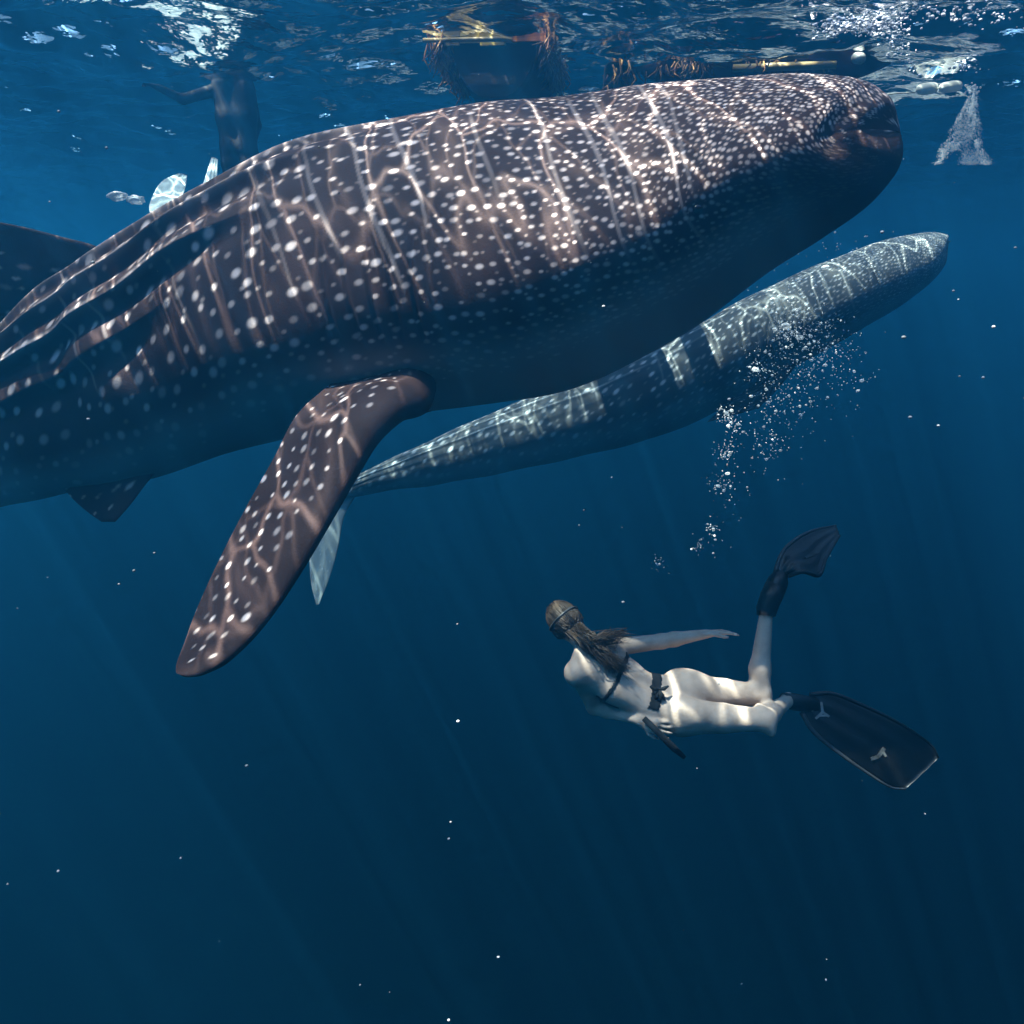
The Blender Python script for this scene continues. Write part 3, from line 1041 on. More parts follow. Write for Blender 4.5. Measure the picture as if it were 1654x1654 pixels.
# neck, head and face (looking away, to the left and down)
fd.cone(J['c7'], J['head'] + unit(J['neck'] - J['head']) * .05, .055, .052, .03)
hu_ = unit(J['head'] - J['neck'])                 # crown direction
fdir = np.array([-.42, .86, .10])
face = unit(fdir - hu_ * np.dot(fdir, hu_))
hl = np.cross(hu_, face)
HA = np.stack([hu_, face, hl])
hc = J['head']
fd.ell(hc, HA, (.112, .098, .078), .02)
fd.ell(hc + face * .035 - hu_ * .055, HA, (.065, .055, .052), .02)
fd.cone(hc + face * .092 + hu_ * .005, hc + face * .112 - hu_ * .028, .010, .014, .010)       # nose
fd.cone(hc + face * .086 - hu_ * .062 - hl * .016, hc + face * .086 - hu_ * .062 + hl * .016, .010, .010, .008)  # lips
fd.cone(hc + face * .074 - hu_ * .098 - hl * .01, hc + face * .074 - hu_ * .098 + hl * .01, .018, .018, .015)    # chin
for s in (-1, 1):
    fd.ell(hc + hl * s * .078 - hu_ * .01, HA, (.030, .018, .010), .006)
for s in (-1, 1):    # shoulder blades and the long muscles beside the spine
    bl = J['c7'] * .62 + J['mid'] * .38 + latv * s * .075 + backn * .032
    fd.ell(bl, np.stack([spine, latv, backn]), (.065, .040, .026), .03)
    fd.cone(J['mid'] + latv * s * .030 + backn * .032, J['waist'] + latv * s * .026 + backn * .040, .026, .026, .03)
sp0 = J['c7'] * .8 + J['mid'] * .2 + backn * .078; sp1 = J['mid'] + backn * .074; sp2 = J['waist'] + backn * .082; sp3 = J['waist'] * .5 + J['hip'] * .5 + backn * .098
for a_, b_ in ((sp0, sp1), (sp1, sp2), (sp2, sp3)):
    fd.carve(a_, b_, .013, .035)
Vb, Fb = fd.nets()
swimmer = thing('person', J['hip'], 'woman in dark bikini and black swim fins diving below the big shark', 'person')
mesh('body', Vb, Fb, M_SKIN, swimmer)

# bikini cut from the body surface, lifted a few millimetres


def cloth_from(mask_v, name, mat, lift=.004):
    keep = mask_v[Fb].all(1)
    fcs = Fb[keep]
    used = np.unique(fcs)
    mp = np.full(len(Vb), -1); mp[used] = np.arange(len(used))
    nrm = np.zeros_like(Vb)
    fn = np.cross(Vb[Fb[:, 2]] - Vb[Fb[:, 0]], Vb[Fb[:, 3]] - Vb[Fb[:, 1]])
    for k in range(4): np.add.at(nrm, Fb[:, k], fn)
    nrm /= np.linalg.norm(nrm, axis=1)[:, None] + 1e-12
    c0 = Vb.mean(0)
    Vo = Vb[used] + nrm[used] * lift
    o = mesh(name, Vo, mp[fcs], mat, swimmer)
    so = o.modifiers.new('solidify', 'SOLIDIFY'); so.thickness = lift; so.offset = -1
    return o


rel = Vb - J['waist']
wdir = unit(J['hip'] - J['waist'])
sw = rel @ wdir
bw = (Vb - J['hip']) @ backn
lw = (Vb - J['hip']) @ latv
near_t = np.linalg.norm(rel - sw[:, None] * wdir, axis=1) < .23
not_arm = np.ones(len(Vb), bool)
for a, b, r in ((J['shl'], J['elbl'], .062), (J['elbl'], J['wrl'], .055), (J['wrl'], at(1080, 1182, 4.52), .075),
                (J['shr'], J['elbr'], .062), (J['elbr'], J['wrr'], .055)):
    ab = b - a; t = np.clip(((Vb - a) @ ab) / (ab @ ab), 0, 1)
    not_arm &= np.linalg.norm(Vb - a - t[:, None] * ab, axis=1) > r
band = (sw > .062) & (sw < .118) & near_t & not_arm
wedge = (sw >= .10) & (sw < .34) & (np.abs(lw - .012) < .06 - .19 * (sw - .10)) & (np.abs(lw) < .06) & not_arm
front = (sw >= .10) & (sw < .24) & (bw < -.05) & (np.abs(lw) < .09 - .3 * (sw - .10)) & not_arm
cloth_from(band | front, 'bikini_bottom', M_BIKINI)
r2 = Vb - J['c7']
s2 = r2 @ spine
strap = (s2 > .155) & (s2 < .180) & (np.linalg.norm(r2 - s2[:, None] * spine, axis=1) < .2) & not_arm
cup = (s2 > .13) & (s2 < .26) & ((Vb - J['mid']) @ backn < -.05) & (np.linalg.norm(r2 - s2[:, None] * spine, axis=1) < .2) & not_arm
cloth_from(strap | cup, 'bikini_top', M_BIKINI)
# bow on the hip band
bw_c = at(1064, 1114, 4.56)
jb = Join()
for a_, l_ in ((20, .05), (160, .045), (-60, .06), (-110, .055), (-85, .07)):
    v = RGT * math.cos(math.radians(a_)) + UPV * math.sin(math.radians(a_))
    p = np.array([bw_c, bw_c + v * l_ * .5 - FWD * .018, bw_c + v * l_ + FWD * .0])
    jb.add(*tube(p, [.006, .011, .005], 8))
jb.build('bow', M_BIKINI, swimmer)
p = np.array([at(1040, 1160, 4.54), at(1066, 1186, 4.50), at(1088, 1208, 4.52), at(1106, 1224, 4.55)])
V, Fc = tube(p, [.014, .016, .017, .010], 8, flat=(FWD, .35))
mesh('strap', V, Fc, M_BIKINI, swimmer)

# hair: a cap of strands over the skull and a loose tail down the back
jh = Join()
hr = np.random.default_rng(9)
Vc, Fcp = ICO2
hv = np.array([hc + HA.T @ (np.array([.116, .102, .083]) * v) for v in Vc])
loc = (hv - hc) @ HA.T
keepv = ((loc[:, 1] < .05) & (loc[:, 0] > -.07)) | (loc[:, 0] > .075)
keepf = [f for f in Fcp if all(keepv[i] for i in f)]
jh.add(hv + (hr.random(hv.shape) - .5) * .003, keepf)
for k in range(620):
    while True:
        d0 = unit(np.array([hr.uniform(-.3, 1), hr.uniform(-1, .75), hr.uniform(-1, 1)]))
        if d0[0] > -.1 or d0[1] < 0: break
    d2 = unit(np.array([-.55, -.80, d0[2] * .55 + hr.normal(0, .08)]))
    skull = np.array([.117, .103, .083]) * hr.uniform(.99, 1.06)
    arcp = [hc + HA.T @ (skull * unit(d0 * (1 - q_) + d2 * q_)) for q_ in (0, .33, .66, 1)]
    tail = at(950 + hr.normal(0, 6), 1038 + hr.normal(0, 6), 4.60 + hr.normal(0, .03))
    if hr.random() < .8:
        end = at(1000 + hr.normal(0, 9), 1078 + hr.normal(0, 6), 4.55 + hr.normal(0, .02))
        mid2 = at(976 + hr.normal(0, 6), 1058 + hr.normal(0, 5), 4.57 + hr.normal(0, .02))
    else:
        end = at(1003 + hr.normal(0, 10), 1026 + hr.normal(0, 6), 4.68 + hr.normal(0, .05))
        mid2 = at(982 + hr.normal(0, 10), 1030 + hr.normal(0, 7), 4.65 + hr.normal(0, .04))
    P_ = np.array(arcp + [tail, mid2, end])
    tt = np.linspace(0, 6, 19)
    cv = hermite(tt, np.arange(7), P_)
    jh.add(*tube(cv, np.interp(tt, [0, 1, 4.5, 6], [.0022, .003, .0024, .0007]), 4))
jh.build('hair', M_HAIR, swimmer)
# mask: strap round the skull, frame and glass over the eyes
jm = Join()
ring = np.array([hc + HA.T @ np.array([.018 + .006 * math.cos(a), .110 * math.cos(a), .090 * math.sin(a)]) for a in np.linspace(0, 2 * math.pi, 41)])
jm.add(*tube(ring, np.full(41, .005), 8, flat=(hu_, 1.0)))
mk = jm.build('mask_strap', M_MASK, swimmer)
V = np.array([hc + HA.T @ (np.array([.012, .118, 0]) + np.array([.044, .03, .078]) * (np.sign(v) * np.abs(v) ** .6)) for v in ICO2[0]])
mesh('mask', V, ICO2[1], M_FIN, swimmer)


def blade(name, rows, thick, mat, parent):
    """rows of (left px,py,cz, right px,py,cz) from the foot to the tip"""
    A = np.array([at(*r[:3]) for r in rows]); B = np.array([at(*r[3:]) for r in rows])
    ln = np.concatenate([[0], np.cumsum(np.linalg.norm(np.diff((A + B) / 2, axis=0), axis=1))])
    tt = np.linspace(0, ln[-1], 28)
    A = hermite(tt, ln, A); B = hermite(tt, ln, B)
    nv = 15
    c = np.linspace(0, 1, nv)
    nr = np.cross(B - A, np.gradient((A + B) / 2, axis=0)); nr /= np.linalg.norm(nr, axis=1)[:, None]
    if np.median((nr * (EYE - A)).sum(1)) < 0: nr = -nr
    relief = (.5 + .5 * np.cos(c * 2 * math.pi * 3)) * .006
    up = A[:, None] + (B - A)[:, None] * c[None, :, None] + nr[:, None] * (thick + relief * np.sin(c * math.pi))[None, :, None]
    dn = A[:, None] + (B - A)[:, None] * c[None, :, None] - nr[:, None] * thick
    P = np.concatenate([up, dn[:, ::-1]], 1)
    m_ = P.shape[1]
    fcs = [tuple(int(q) for q in f) for f in grid_faces(28, m_, True)]
    fcs.append(tuple(range(m_))); fcs.append(tuple(range(27 * m_, 28 * m_))[::-1])
    o = mesh(name, P.reshape(-1, 3), fcs, mat, parent, smooth=True)
    return o, A, B, nr, up


def swim_fin(rows, an, ft, pocket_r, sock=None, marks=None):
    f0 = Join()
    tdir = unit(ft - an)
    f0.add(*tube(np.array([an - tdir * .03, an + tdir * .02, an + tdir * .09, ft + tdir * .03, ft + tdir * .08]),
                 [pocket_r * .86, pocket_r, pocket_r * 1.0, pocket_r * .95, pocket_r * .55], 16))
    if sock is not None:
        f0.add(*tube(np.array(sock), [pocket_r * .86, pocket_r * .98, pocket_r * 1.02, pocket_r], 16))
    o = f0.build('swim_fin', M_FIN, swimmer)
    b, A, B, nr, up = blade('blade', rows, .006, M_FIN, o)
    for E in (A, B):
        V, Fc = tube(E + nr * .004, np.linspace(.013, .006, len(E)), 8)
        mesh('side_rail', V, Fc, M_RAIL if E is A else M_FIN, o)
    for (xa, ya, xb, yb, wd, mt) in (marks or []):
        pts_ = []
        for (x_, y_) in ((xa, ya), (xb, yb)):       # where the sight line meets the blade
            dr = unit(at(x_, y_, 5) - EYE)
            c_ = up.reshape(-1, 3); kk = np.argmin(np.linalg.norm(np.cross(c_ - EYE, dr), axis=1))
            n1 = nr[kk // up.shape[1]]
            pts_.append(EYE + dr * (((c_[kk] - EYE) @ n1) / (dr @ n1)) + n1 * .004)
        nn = n1; e1 = unit(pts_[1] - pts_[0]); e2 = np.cross(nn, e1) * wd / 2
        q4 = [pts_[0] + e2, pts_[0] - e2, pts_[1] - e2, pts_[1] + e2]
        vv = [p_ + nn * z for z in (0, .003) for p_ in q4]
        fc_ = [(3, 2, 1, 0), (4, 5, 6, 7)] + [(i, (i + 1) % 4, 4 + (i + 1) % 4, 4 + i) for i in range(4)]
        mesh('printed_mark', vv, fc_, mt, o, smooth=False)
    return o


def bar(x0, y0, x1, y1, w):
    d = unit(np.array([x1 - x0, y1 - y0])); n = np.array([-d[1], d[0]]) * w / 2
    return [(x0 + n[0], y0 + n[1]), (x0 - n[0], y0 - n[1]), (x1 - n[0], y1 - n[1]), (x1 + n[0], y1 + n[1])]


marks = [(1315, 1137, 1311, 1149, .012, M_MARK), (1326, 1134, 1328, 1150, .013, M_MARK), (1328, 1150, 1317, 1161, .013, M_MARK),
         (1328, 1150, 1339, 1158, .013, M_MARK), (1322, 1156, 1336, 1156, .010, M_MARK),
         (1428, 1208, 1418, 1222, .020, M_MARK2), (1418, 1222, 1406, 1226, .018, M_MARK2), (1426, 1214, 1430, 1222, .012, M_MARK2)]
swim_fin([
    (1294, 1150, 4.98, 1308, 1122, 5.00),
    (1312, 1180, 4.95, 1342, 1120, 5.00),
    (1352, 1214, 4.92, 1390, 1138, 4.98),
    (1400, 1248, 4.90, 1452, 1168, 4.95),
    (1440, 1272, 4.90, 1504, 1204, 4.94),
    (1462, 1274, 4.90, 1515, 1224, 4.94),
], J['ankl'], footl, .046, marks=marks)
swim_fin([
    (1250, 932, 4.86, 1272, 930, 4.86),
    (1262, 896, 4.90, 1296, 924, 4.82),
    (1282, 874, 4.97, 1322, 930, 4.86),
    (1312, 858, 5.06, 1334, 902, 4.95),
    (1350, 850, 5.14, 1356, 866, 5.06),
], J['ankr'] + unit(footr - J['ankr']) * .05, footr, .056,
    sock=[J['ankr'] * .93 + J['kneer'] * .07, J['ankr'], J['ankr'] + unit(footr - J['ankr']) * .06 + UPV * .01, footr],
    marks=[(1310, 898, 1322, 892, .014, M_MARK2), (1300, 902, 1310, 898, .012, M_MARK2)])

at = _at0

# ---- the snorkeller hanging at the surface in the distance
base = surf(376, 140)
sn_y = base[1]


def sp(px, dz, dy=0.0):
    """point of the snorkeller: pixel column at the snorkeller's distance, height relative to the surface"""
    cz = base[1] / math.cos(PITCH)
    cz = (base - EYE) @ FWD
    x = (px - 827.0) / F * cz
    return np.array([x, sn_y + dy, dz])


snork = thing('person', sp(376, -.9), 'person in a dark wetsuit upright at the surface behind the shark', 'person')
q = [sp(376, .45), sp(376, -1.5), sp(250, .2), sp(420, 0, .6), sp(300, 0, -.3)]
q = np.array(q)
fd2 = Field(q.min(0) - .25, q.max(0) + .25, .012)
for s in (-1, 1):
    x = .075 * s
    o_ = np.array([x, 0, 0])
    fd2.cone(sp(376, .02) + o_ * 1.3, sp(378, -.25) + o_, .085, .10, .05)
    fd2.cone(sp(378, -.25) + o_, sp(378, -.50) + o_ * .8, .10, .095, .05)
    fd2.cone(sp(378, -.50) + o_ * .8, sp(380, -.62) + o_, .095, .105, .05)
    hp = sp(380, -.66) + o_
    kn = sp(374 - 6 * s, -1.05, .06 * s) + o_
    an = sp(338 - 22 * (s < 0), -1.20 - .06 * s, .35 + .1 * s)
    fd2.cone(hp, kn, .095, .062, .03)
    fd2.cone(kn, an, .060, .04, .02)
    fd2.cone(an, an + np.array([-.10, .0, .02]), .04, .035, .02)
fd2.cone(sp(376, .05), sp(376, .16), .06, .06, .03)
fd2.ell(sp(374, .29), np.eye(3), (.085, .10, .12), .02)
fd2.cone(sp(352, -.02), sp(300, -.12, -.1), .055, .045, .02)
fd2.cone(sp(300, -.12, -.1), sp(266, -.04, -.25), .042, .03, .02)
hand(fd2, sp(266, -.04, -.25), np.array([-.9, -.4, .2]), np.array([0, 0, -1.0]), .3, .01)
fd2.cone(sp(402, -.02), sp(404, -.30, .12), .055, .045, .02)
fd2.cone(sp(404, -.30, .12), sp(398, -.52, .0), .045, .032, .02)
hand(fd2, sp(398, -.52, .0), np.array([0, -.2, -1.0]), np.array([-1.0, 0, 0]), .3, .01)
V, Fq = fd2.nets()
mesh('body', V, Fq, M_WETSUIT, snork)
V, Fc = ICO2
mesh('hair', sp(376, .31, .02) + V * np.array([.095, .105, .115]), [f for f in Fc if all(V[i][2] > -.1 or V[i][1] > .3 for i in f)], M_HAIR, snork)
o, *_ = blade('swim_fin', [(262, 360, 7.0, 300, 362, 7.05), (242, 342, 7.1, 292, 342, 7.15), (246, 320, 7.25, 294, 322, 7.3),
                   (262, 294, 7.45, 300, 300, 7.5), (288, 281, 7.6, 302, 284, 7.65)], .008, M_CLEARFIN, snork)
o, *_ = blade('swim_fin', [(328, 330, 7.0, 350, 332, 7.05), (326, 308, 7.2, 350, 308, 7.25), (332, 285, 7.35, 350, 288, 7.4),
                   (342, 255, 7.5, 352, 258, 7.5)], .008, M_CLEARFIN, snork)

# ---------------------------------------------------------------- boats at the surface


def hull_loft(name, p0, direction, length, halfw, draft, free, mat, parent, n=26, us=0.0):
    d = unit(direction); s = np.array([d[1], -d[0], 0.0]); up = np.array([0, 0, 1.0])
    rows = []
    m = 17
    for i in range(n):
        u = us + (1 - us) * i / (n - 1)
        wv_ = halfw * max(.03, (1 - abs(2 * u - 1) ** 3.2)) ** .7
        dr = draft * (1 - .75 * abs(2 * u - 1) ** 3)
        shr = free * (1 + .5 * abs(2 * u - 1) ** 2.5)
        for j in range(m):
            a = -1 + 2 * j / (m - 1)
            z = -dr + (dr + shr) * abs(a) ** 2.1
            x = wv_ * math.copysign(abs(a) ** .75, a)
            rows.append(p0 + d * length * u + s * x + up * z)
        for j in range(m):      # inner skin
            a = 1 - 2 * j / (m - 1)
            z = -dr + .03 + (dr + shr - .03) * abs(a) ** 2.1
            x = wv_ * .93 * math.copysign(abs(a) ** .75, a)
            rows.append(p0 + d * length * u + s * x + up * z)
    fcs = [tuple(int(q) for q in f) for f in grid_faces(n, 2 * m, True)]
    fcs.append(tuple(range(m))); fcs.append(tuple(range((n - 1) * 2 * m, (n - 1) * 2 * m + m))[::-1])
    o = mesh(name, np.array(rows), fcs, mat, parent)
    for q in (-1, -2):
        o.data.polygons[len(fcs) + q].use_smooth = False
    return o


def stripe(name, p0, d, length, halfw, z0, z1, mat, parent, u0=0.0, u1=1.0, side=None, draft=.35, free=.3, n=30):
    """a painted plank strake wrapped round the hull at the waterline"""
    d = unit(d); s = np.array([d[1], -d[0], 0.0]); up = np.array([0, 0, 1.0])
    j = Join()
    for sd in ((-1, 1) if side is None else (side,)):
        vv = []
        for i in range(n):
            u = u0 + (u1 - u0) * i / (n - 1)
            wv_ = halfw * max(.03, (1 - abs(2 * u - 1) ** 3.2)) ** .7
            dr = draft * (1 - .75 * abs(2 * u - 1) ** 3); shr = free * (1 + .5 * abs(2 * u - 1) ** 2.5)
            for z in (z0, (z0 + z1) / 2, z1):
                a = (max(z + dr, .001) / (dr + shr)) ** (1 / 2.1)
                for off in ((.012 if z == (z0 + z1) / 2 else .007),):
                    vv.append(p0 + d * length * u + s * sd * (wv_ * a ** .75 + off) + up * z)
        j.add(np.array(vv), grid_faces(n, 3))
    return j.build(name, mat, parent)


def fringe(j, p, rng, n, spread, length, r0=.006):
    """hanging tufts of weed"""
    for _ in range(n):
        a = p + rng.normal(0, 1, 3) * spread
        l = length * rng.uniform(.3, 1)
        k = np.array([a, a + np.array([rng.normal(0, .02), rng.normal(0, .02), -l * .5]), a + np.array([rng.normal(0, .04), rng.normal(0, .04), -l])])
        j.add(*tube(k, [r0, r0 * 1.3, r0 * .4], 5))


b0 = surf(812, 88)
canoe = thing('outrigger_canoe', b0, 'dark outrigger canoe seen end on with yellow waterline stripe above the shark', 'boat')
hd = np.array([.10, 1.0, 0])
hp0 = b0 - unit(hd) * .55
hull_loft('hull', hp0 - unit(hd) * 5.2 * .3, hd, 5.2, .43, .42, .30, M_HULL, canoe, us=.3)
hs0 = hp0 - unit(hd) * 5.2 * .3
sdv = np.array([unit(hd)[1], -unit(hd)[0], 0])
stripe('stripe', hs0, hd, 5.2, .43, -.055, .015, M_YELLOW, canoe, .3, .8, draft=.42)
stripe('stripe', hs0, hd, 5.2, .43, .02, .07, M_ORANGE, canoe, .3, .8, draft=.42)
for (xa, xb, za, zb, mt) in ((-.38, -.24, -.060, .03, M_BAMBOO), (-.235, -.10, -.045, .02, M_YELLOW), (-.095, .085, -.065, .025, M_YELLOW), (.09, .36, -.045, .02, M_ORANGE)):
    V, Fc = box(0, 1, 0, 1, 0, 1)
    V = np.array([hp0 + sdv * (xa + (xb - xa) * v[0]) + unit(hd) * (-.022 + .02 * v[1]) + np.array([0, 0, za + (zb - za) * v[2]]) for v in V])
    mesh('stern_board', V, Fc, mt, canoe, smooth=False)
wrng = np.random.default_rng(4)
jw = Join()
for k in range(60):
    u = .3 + .25 * wrng.random() ** 2; w_ = .43 * max(.03, (1 - abs(2 * u - 1) ** 3.2)) ** .7
    fringe(jw, hs0 + unit(hd) * 5.2 * u + sdv * wrng.choice((-1, 1)) * w_ * .90 - np.array([0, 0, .02]), wrng, 12, np.array([.03, .04, .02]), .20)
tag(jw.build('weed', M_WEED, canoe), kind='stuff')
fl0 = surf(1004, 92)
beam_y = (b0 + unit(hd) * .25)
V, Fc = tube(np.array([b0 + sdv * -.55 + [0, -.60, -.03], b0 + [0, -.60, -.035], fl0 + [.10, -.20, -.05]]), [.015, .017, .015], 10)
mesh('crossbeam', V, Fc, M_BAMBOO, canoe)
V, Fc = tube(np.array([b0 + sdv * -.6 + [0, 2.4, .25], b0 + [0, 2.4, .30], fl0 + [.3, 2.3, .03]]), [.022, .025, .022], 10)
mesh('crossbeam', V, Fc, M_BAMBOO, canoe)
V, Fc = tube(np.array([fl0 + [-.02, -.25, .06], fl0 + [0, 0, -.03], fl0 + [.1, 1.2, -.03], fl0 + [.3, 3.0, -.02], fl0 + [.34, 3.4, .05]]),
             [.09, .125, .13, .12, .08], 14)
of = mesh('outrigger_float', V, Fc, M_HULL, canoe)
V, Fc = tube(np.array([fl0 + [-.06, -.24, .01], fl0 + [-.05, -.16, .01]]), [.035, .04], 10)
jw = Join()
fringe(jw, fl0 + np.array([0, 0, -.12]), wrng, 40, np.array([.06, .15, .03]), .20, .007)
tag(jw.build('weed', M_WEED, of), kind='stuff')

c0 = surf(1055, 92); c1 = surf(1405, 80)
canoe2 = thing('outrigger_canoe', (c0 + c1) / 2, 'maroon outrigger canoe lying broadside above the shark head', 'boat')
hd2 = unit(c1 - c0); hd2[2] = 0
hull_loft('hull', c0 - hd2 * .1 + np.array([0, .25, 0]), hd2, np.linalg.norm(c1 - c0) + .35, 30e-2, .22, .26, M_HULL2, canoe2)
a0 = surf(1118, 88) + np.array([0, -.10, -.05]); a1 = surf(1300, 84) + np.array([0, -.10, -.04])
V, Fc = tube(np.array([a0, a0 * .6 + a1 * .4 + [0, 0, .01], a1]), [.03, .034, .03], 10)
mesh('outrigger_float', V, Fc, M_BAMBOO, canoe2)
a0 = surf(1180, 92) + np.array([0, -.10, -.10]); a1 = surf(1345, 86) + np.array([0, -.10, -.10])
V, Fc = tube(np.array([a0, (a0 + a1) / 2, a1]), [.028, .03, .028], 10)
mesh('outrigger_float', V, Fc, M_BAMBOO, canoe2)
jw = Join()
for k in range(11):
    q = surf(wrng.uniform(1060, 1390), 86)
    fringe(jw, q + np.array([0, 0, -.06]), wrng, 6, np.array([.04, .05, .02]), .12)
tag(jw.build('weed', M_WEED, canoe2), kind='stuff')


def float_shape(c, d, l, r):
    rows = np.linspace(-1, 1, 15)
    return tube(np.array([c + unit(d) * l / 2 * q for q in rows]), [max(.004, r * (1 - abs(q) ** 3.5) ** .5) for q in rows], 18)


V, Fc = float_shape(surf(1372, 90) + np.array([0, -.2, -.06]), (1, .3, 0), .11, .04)
o = mesh('float', V, Fc, M_ROPE, origin=surf(1372, 90))
tag(o, 'small pale float at the end of the maroon canoe above the shark head', 'float')

g = 'white floats beside the bubble plume'
fa = surf(1500, 122) + np.array([0, 0, -.10]); fb = surf(1538, 120) + np.array([0, 0, -.095])
V, Fc = float_shape(fa, (1, .1, .12), .19, .047)
o = mesh('float', V, Fc, M_FLOAT, origin=fa); tag(o, 'white float nearer the shark snout, first of the pair on the line', 'float', g)
V, Fc = float_shape(fb, (1, -.1, .10), .19, .044)
o = mesh('float', V, Fc, M_FLOAT, origin=fb); tag(o, 'white float next to the bubble plume, second of the pair on the line', 'float', g)
cz_ = (fa - EYE) @ FWD
V, Fc = tube(np.array([at(1400, 158, cz_), at(1445, 151, cz_), at(1478, 149, cz_), at(1486, 140, cz_), fa]), .006, 8)
o = mesh('rope', V, Fc, M_ROPE, origin=at(1445, 151, cz_)); tag(o, 'thin pale line from the white floats to behind the shark snout', 'rope')

# ---------------------------------------------------------------- bubbles, foam, specks
brng = np.random.default_rng(17)


def bubbles(points, name, label, cat, mat, base=ICO0, squash=.75):
    Vb0, Fb0 = base
    nb_, nv_ = len(points), len(Vb0)
    P = np.zeros((nb_, nv_, 3))
    for i, (p, r) in enumerate(points):
        sc = np.array([brng.uniform(.8, 1.3), brng.uniform(.8, 1.3), brng.uniform(squash, 1.05)]) * r
        P[i] = p + Vb0 * sc
    Fa = (np.array(Fb0)[None] + (np.arange(nb_) * nv_)[:, None, None]).reshape(-1, 3)
    o = mesh(name, P.reshape(-1, 3), Fa, mat)
    return tag(o, label, cat, kind='stuff')


# rising column over the swimmer
trail = [(1350, 430, 40, 8), (1275, 485, 34, 26), (1285, 530, 40, 60), (1270, 535, 18, 40), (1330, 555, 40, 50), (1290, 600, 55, 70),
         (1250, 650, 55, 60), (1350, 590, 40, 30), (1225, 595, 14, 14), (1175, 670, 12, 26), (1185, 690, 16, 14), (1170, 730, 12, 24),
         (1240, 720, 30, 26), (1165, 785, 14, 16), (1150, 860, 16, 14), (1130, 885, 8, 8), (1066, 908, 9, 10), (1180, 800, 30, 10), (1370, 420, 30, 10)]
cl = []
for (px, py, sp_, n_) in trail:
    for _ in range(n_):
        r = .0025 + .0075 * brng.random() ** 3
        for _k in range(2):
            cl.append((at(px + brng.normal(0, sp_ * .8), py + brng.normal(0, sp_ * .8), 6.1 + brng.normal(0, .2)), .0022 + .002 * brng.random()))
        cl.append((at(px + brng.normal(0, sp_ * .6), py + brng.normal(0, sp_ * .6), 6.1 + brng.normal(0, .2)), r * 1.15))
bubbles(cl, 'bubble_cloud', 'cloud of small white bubbles rising in front of the distant shark', 'bubbles', M_BUBBLE, ICO1)
big = [(1270, 525, .026), (1290, 545, .022), (1252, 532, .016), (1288, 500, .014), (1220, 597, .022), (1333, 432, .024), (1290, 452, .020),
       (1318, 462, .012), (1174, 668, .018), (1176, 688, .015), (1160, 785, .013), (1175, 765, .015), (1213, 640, .015), (1241, 650, .014),
       (1392, 615, .014), (1386, 631, .012), (1333, 590, .014), (1293, 670, .012), (1337, 642, .011), (1152, 854, .011), (1062, 912, .012),
       (1380, 600, .012), (1200, 698, .011), (1238, 742, .011), (1320, 627, .012)]
Vi, Fi = ICO2
for k, (px, py, r) in enumerate(big):
    c = at(px, py, 6.0 + .1 * math.sin(k * 2.3)); r *= .9
    wob = 1 + .18 * np.sin(Vi @ brng.normal(0, 2.2, 3) + k)
    o = mesh('air_bubble', c + Vi * wob[:, None] * np.array([1.15, 1.1, .8]) * r, Fi, M_BUBBLE, origin=c)
    tag(o, 'large white air bubble in the bubble cloud above the swimmer', 'bubble', 'larger bubbles of the rising cloud')
for k, (px, py, r, lab) in enumerate(((190, 316, .045, 'white bubble at the upper left, outer one of the touching pair'),
                                      (219, 323, .04, 'white bubble next to the pale swim fin, inner one of the touching pair'))):
    c = at(px, py, 7.0)
    wob = 1 + .28 * np.sin(Vi @ brng.normal(0, 3.0, 3) + k) + .12 * np.sin(Vi @ brng.normal(0, 6.0, 3))
    o = mesh('air_bubble', c + Vi * wob[:, None] * np.array([1.5, 1.0, .75]) * r, Fi, M_BUBBLE, origin=c)
    tag(o, lab, 'bubble', 'bubbles by the pale swim fin')

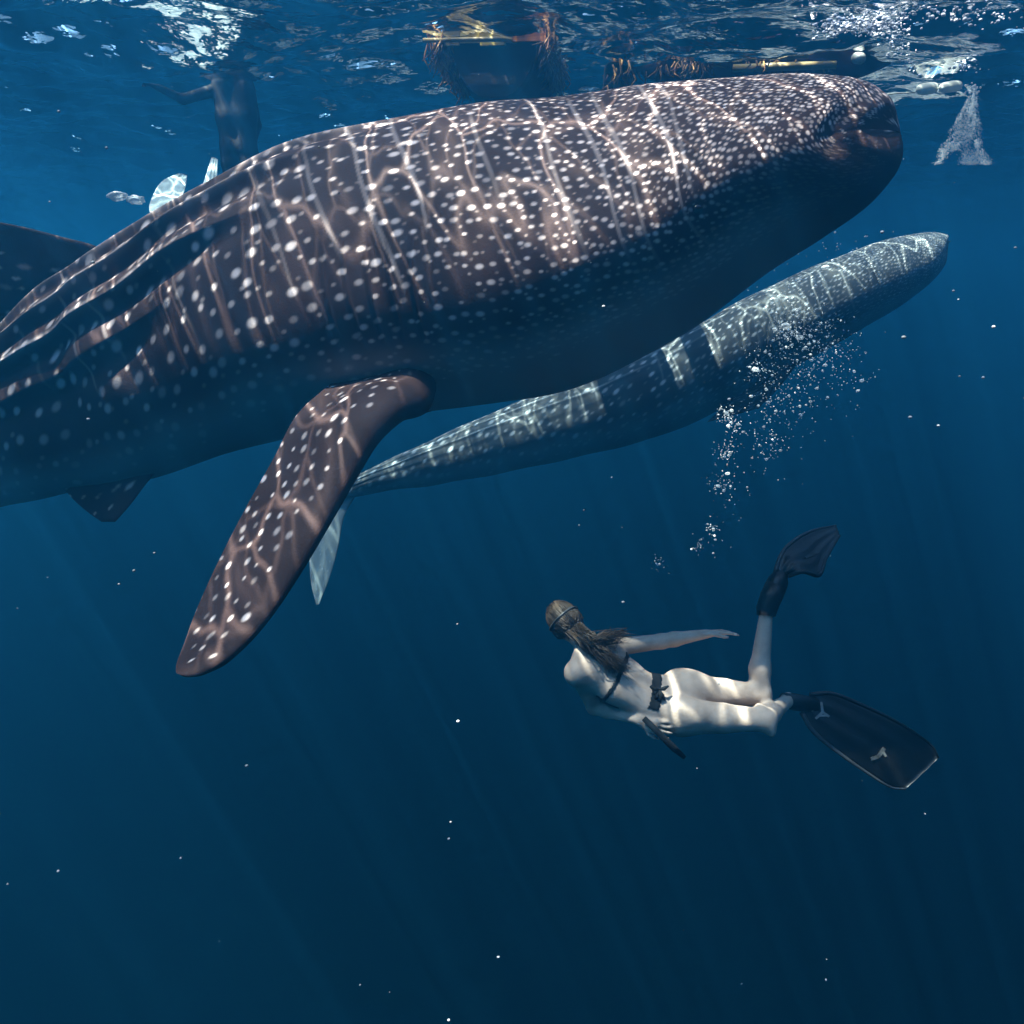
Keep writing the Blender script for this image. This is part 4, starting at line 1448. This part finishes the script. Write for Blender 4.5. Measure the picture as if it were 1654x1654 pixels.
# plume under the white floats
pl = []
streaks = [(brng.beta(1.2, 1.2), brng.uniform(0, .75), brng.uniform(.08, .3), brng.random()) for _ in range(90)]
streaks += [(q, .72 + .2 * brng.random(), .22, 1) for q in (.05, .1, .14, .55, .6, .66, .7, .75, .8, .86, .92, .97)]
streaks += [(.5 + .05 * brng.normal(), 0, .12, 1) for _ in range(4)]
for (q0, v0, ln_, w_) in streaks:
    for _ in range(int(34 + 90 * w_ * (v0 > .7) + 20 * w_)):
        v = min(1.03, v0 + ln_ * brng.random() ** .8)
        q = q0 + brng.normal(0, .05)
        x0 = 1570 + (1512 - 1570) * v; x1 = 1578 + (1596 - 1578) * v
        pl.append((at(x0 + (x1 - x0) * q, 142 + 118 * v + brng.normal(0, 1.5), 7.2 + brng.normal(0, .06)), brng.uniform(.0013, .0038)))
for _ in range(40):
    pl.append((at(1572 + brng.normal(0, 6), 145 + brng.normal(0, 4), 7.2), brng.uniform(.005, .011)))
bubbles(pl, 'bubble_plume', 'fan shaped plume of white bubbles sinking under the white floats', 'bubbles', M_BUBBLE, ICO0)

# foam on the surface
fo = []
for (px, py, sx, sy, n_) in ((1385, 27, 34, 5, 260), (1415, 34, 22, 5, 150), (1400, 15, 45, 6, 90), (1450, 62, 12, 14, 40), (1510, 6, 40, 5, 70),
                             (1600, 12, 40, 8, 60), (1340, 40, 14, 4, 40), (1470, 90, 10, 12, 20), (1560, 95, 14, 6, 40)):
    for _ in range(n_):
        p = surf(px + brng.normal(0, sx), max(-40, py + brng.normal(0, sy)))
        fo.append((p + np.array([0, 0, -.03 - .04 * brng.random()]), .004 + .012 * brng.random() ** 2))
bubbles(fo, 'sea_foam', 'patch of white foam at the surface at the upper right', 'foam', M_FOAM, ICO0, .5)

# specks drifting through the water
sn = []
for _ in range(60):
    cz = brng.uniform(1.6, 6.5)
    px, py = brng.uniform(-60, 1714), brng.uniform(120, 1700)
    p = at(px, py, cz)
    if p[2] > -.1: continue
    sn.append((p, brng.uniform(.6, 1.9) * cz / F * (1.0 if brng.random() < .8 else 1.9)))
for (px, py, r) in ((172, 239, 4), (95, 180, 3.5), (740, 1165, 4), (1588, 610, 4), (1550, 608, 3), (1640, 400, 3.5), (1605, 528, 4), (1470, 674, 4), (725, 1355, 4),
                    (728, 1328, 3), (292, 1386, 3), (805, 1546, 3.5), (975, 495, 4), (1425, 375, 4), (1540, 470, 3)):
    sn.append((at(px, py, 3.0), r * 1.9 / F))
bubbles(sn, 'floating_specks', 'pale specks drifting in the open water', 'specks', M_SNOW, ICO1)
